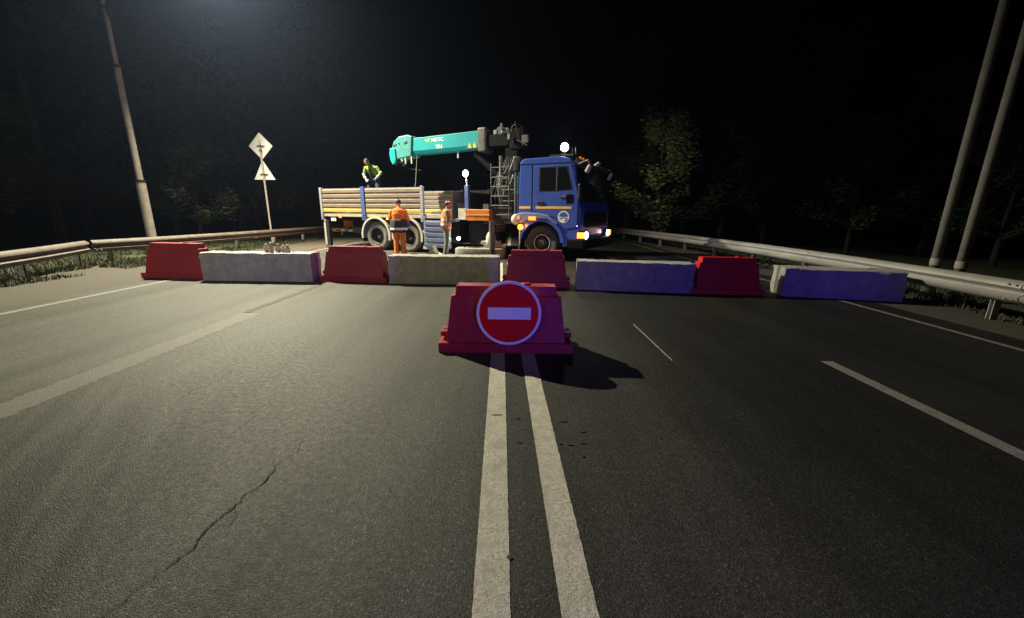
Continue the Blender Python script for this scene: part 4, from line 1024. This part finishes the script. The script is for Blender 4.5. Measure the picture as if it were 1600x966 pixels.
# ------------------------------------------------------------------ trees
def tree_mesh(seed, H, rad, base, nleaf, leaf, fl=1.0):
    rg = random.Random(seed)
    tb = new(); pts = []; rr = []
    for i in range(6):
        t = i / 5; pts.append((.25 * noise.noise(Vector((t * 2, seed, 0))) * t * 2, .25 * noise.noise(Vector((seed, t * 2, 1))) * t * 2, -.1 + t * H * .85)); rr.append(H * .018 * (1 - .85 * t) + .02)
    tube(tb, pts, rr, 8)
    tips = []
    for k in range(16):
        t = rg.uniform(base / H, .85); z = t * H; a = rg.uniform(0, 6.28); L = rad * rg.uniform(.55, 1.0) * (1.15 - t * .75)
        p0 = Vector((0, 0, z)); p1 = p0 + Vector((math.cos(a) * L * .55, math.sin(a) * L * .55, L * .30)); p2 = p0 + Vector((math.cos(a) * L, math.sin(a) * L, L * .5))
        tube(tb, [p0, p1, p2], [H * .007 + .01, H * .004 + .006, .006], 5); tips += [(p1, .55), (p2, .8), (p0.lerp(p2, .8), .7)]
    tips.append((Vector((0, 0, H * .93)), .6)); tips.append((Vector((0, 0, H * .8)), .8))
    lb = new()
    per = nleaf // len(tips)
    for c, s in tips:
        cr = rad * .34 * s * rg.uniform(.7, 1.3)
        for j in range(per):
            d = Vector((rg.gauss(0, 1), rg.gauss(0, 1), rg.gauss(0, .75))); d = d.normalized() * cr * rg.random() ** .45
            p = c + d; n_ = Vector((rg.gauss(0, 1), rg.gauss(0, 1), rg.gauss(.6, 1))).normalized(); u, w = frame_of(n_)
            l = leaf * rg.uniform(.6, 1.3)
            vs = [lb.verts.new(p + u * l), lb.verts.new(p + w * l * .45), lb.verts.new(p - u * l), lb.verts.new(p - w * l * .45)]
            lb.faces.new(vs)
    return tb, lb
PROTO = []
for i, (seed, H, rad, base, nl, leaf) in enumerate([(11, 7.5, 2.4, 1.0, 5200, .11), (12, 9.5, 2.8, 1.8, 5600, .12), (13, 6.0, 2.2, .5, 4600, .11), (14, 11.5, 2.6, 2.5, 5600, .13), (15, 7.0, 2.6, .5, 6000, .12)]):
    tb, lb = tree_mesh(seed, H, rad, base, nl, leaf)
    tm = bpy.data.meshes.new('trunk'); tb.to_mesh(tm); tb.free(); tm.materials.append(M['bark'])
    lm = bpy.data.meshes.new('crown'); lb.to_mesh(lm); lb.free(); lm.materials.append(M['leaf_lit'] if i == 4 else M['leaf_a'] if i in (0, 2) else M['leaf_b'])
    PROTO.append((tm, lm))
def tree(kind, x, y, sc, label, group, rz=None):
    r = thing('tree', label, 'tree', (x, y, -.03), rz if rz is not None else (x * 7.7 + y * 3.1) % 6.28, group)
    r.scale = (sc, sc, sc * (1 + .12 * math.sin(x * 3 + y)))
    for nm, me in zip(('trunk', 'crown'), PROTO[kind]):
        o = bpy.data.objects.new(nm, me); C.objects.link(o); o.parent = r
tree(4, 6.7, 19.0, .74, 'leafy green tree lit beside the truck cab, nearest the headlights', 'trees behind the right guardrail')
tree(2, 9.2, 22.0, .9, 'dim green bushy tree just right of the lit tree by the cab', 'trees behind the right guardrail')
for k, x, y, s in ((3, 8.3, 26, 1.0), (1, 11.5, 22.5, .85), (0, 11.2, 18, .78), (2, 13.2, 18.5, .9), (2, 12.2, 14.6, .72), (0, 14.8, 14.5, .8), (3, 16, 21, .95), (1, 18.5, 17, .9), (2, 13.8, 11.4, .62), (0, 17.4, 11.8, .8), (3, 21, 14, .9), (1, 6.5, 33, 1.1), (3, 2, 46, 1.2), (0, -3, 50, 1.2), (1, 10, 36, 1.2), (2, 17, 28, 1.2), (3, 22, 24, 1.1)):
    tree(k, x, y, s, 'dark leafy tree in the unlit wood behind the right guardrail', 'dark trees behind the right guardrail')
for k, x, y, s in ((0, -19.5, 9.5, .8), (2, -18, 13, .9), (1, -17.5, 9, .95), (3, -18, 16, 1.0), (0, -16.2, 19.5, .95), (2, -13.2, 21, .85), (1, -16, 24, 1.1), (3, -12.6, 27, 1.1), (0, -20, 12, 1.1), (2, -13.0, 16.8, .7), (1, -21, 20, 1.2), (2, -11.8, 33, 1.1), (3, -16, 33, 1.2), (0, -9, 44, 1.2), (2, -21, 6.5, .8), (1, -19, 5.5, 1.0)):
    tree(k, x, y, s, 'dark leafy tree in the unlit wood behind the left guardrail', 'dark trees behind the left guardrail')

# ------------------------------------------------------------------ blue beacon of the patrol car waiting behind the viewer
lamp('patrol_beacon', 'SPOT', (2.8, -4.0, .75), BLUE_P, (.15, .09, 1.0), .08, (.2, 8, .95), 70, .35)

# ------------------------------------------------------------------ thin haze box added for a glow round the lamps
bm = new(); box(bm, -165, 165, -85, 325, -1.1, 19)
hz = bpy.data.materials.new('haze'); hz.use_nodes = True; n = hz.node_tree.nodes; n.clear()
pv = n.new('ShaderNodeVolumePrincipled'); pv.inputs['Color'].default_value = (.46, .62, 1, 1); pv.inputs['Density'].default_value = .0006; pv.inputs['Anisotropy'].default_value = .72
ou = n.new('ShaderNodeOutputMaterial'); hz.node_tree.links.new(pv.outputs[0], ou.inputs['Volume'])
o = obj('haze', bm, hz); o['kind'] = 'stuff'; o['label'] = 'thin added haze glowing round the lamps'; o['category'] = 'haze'
S.cycles.volume_bounces = 0
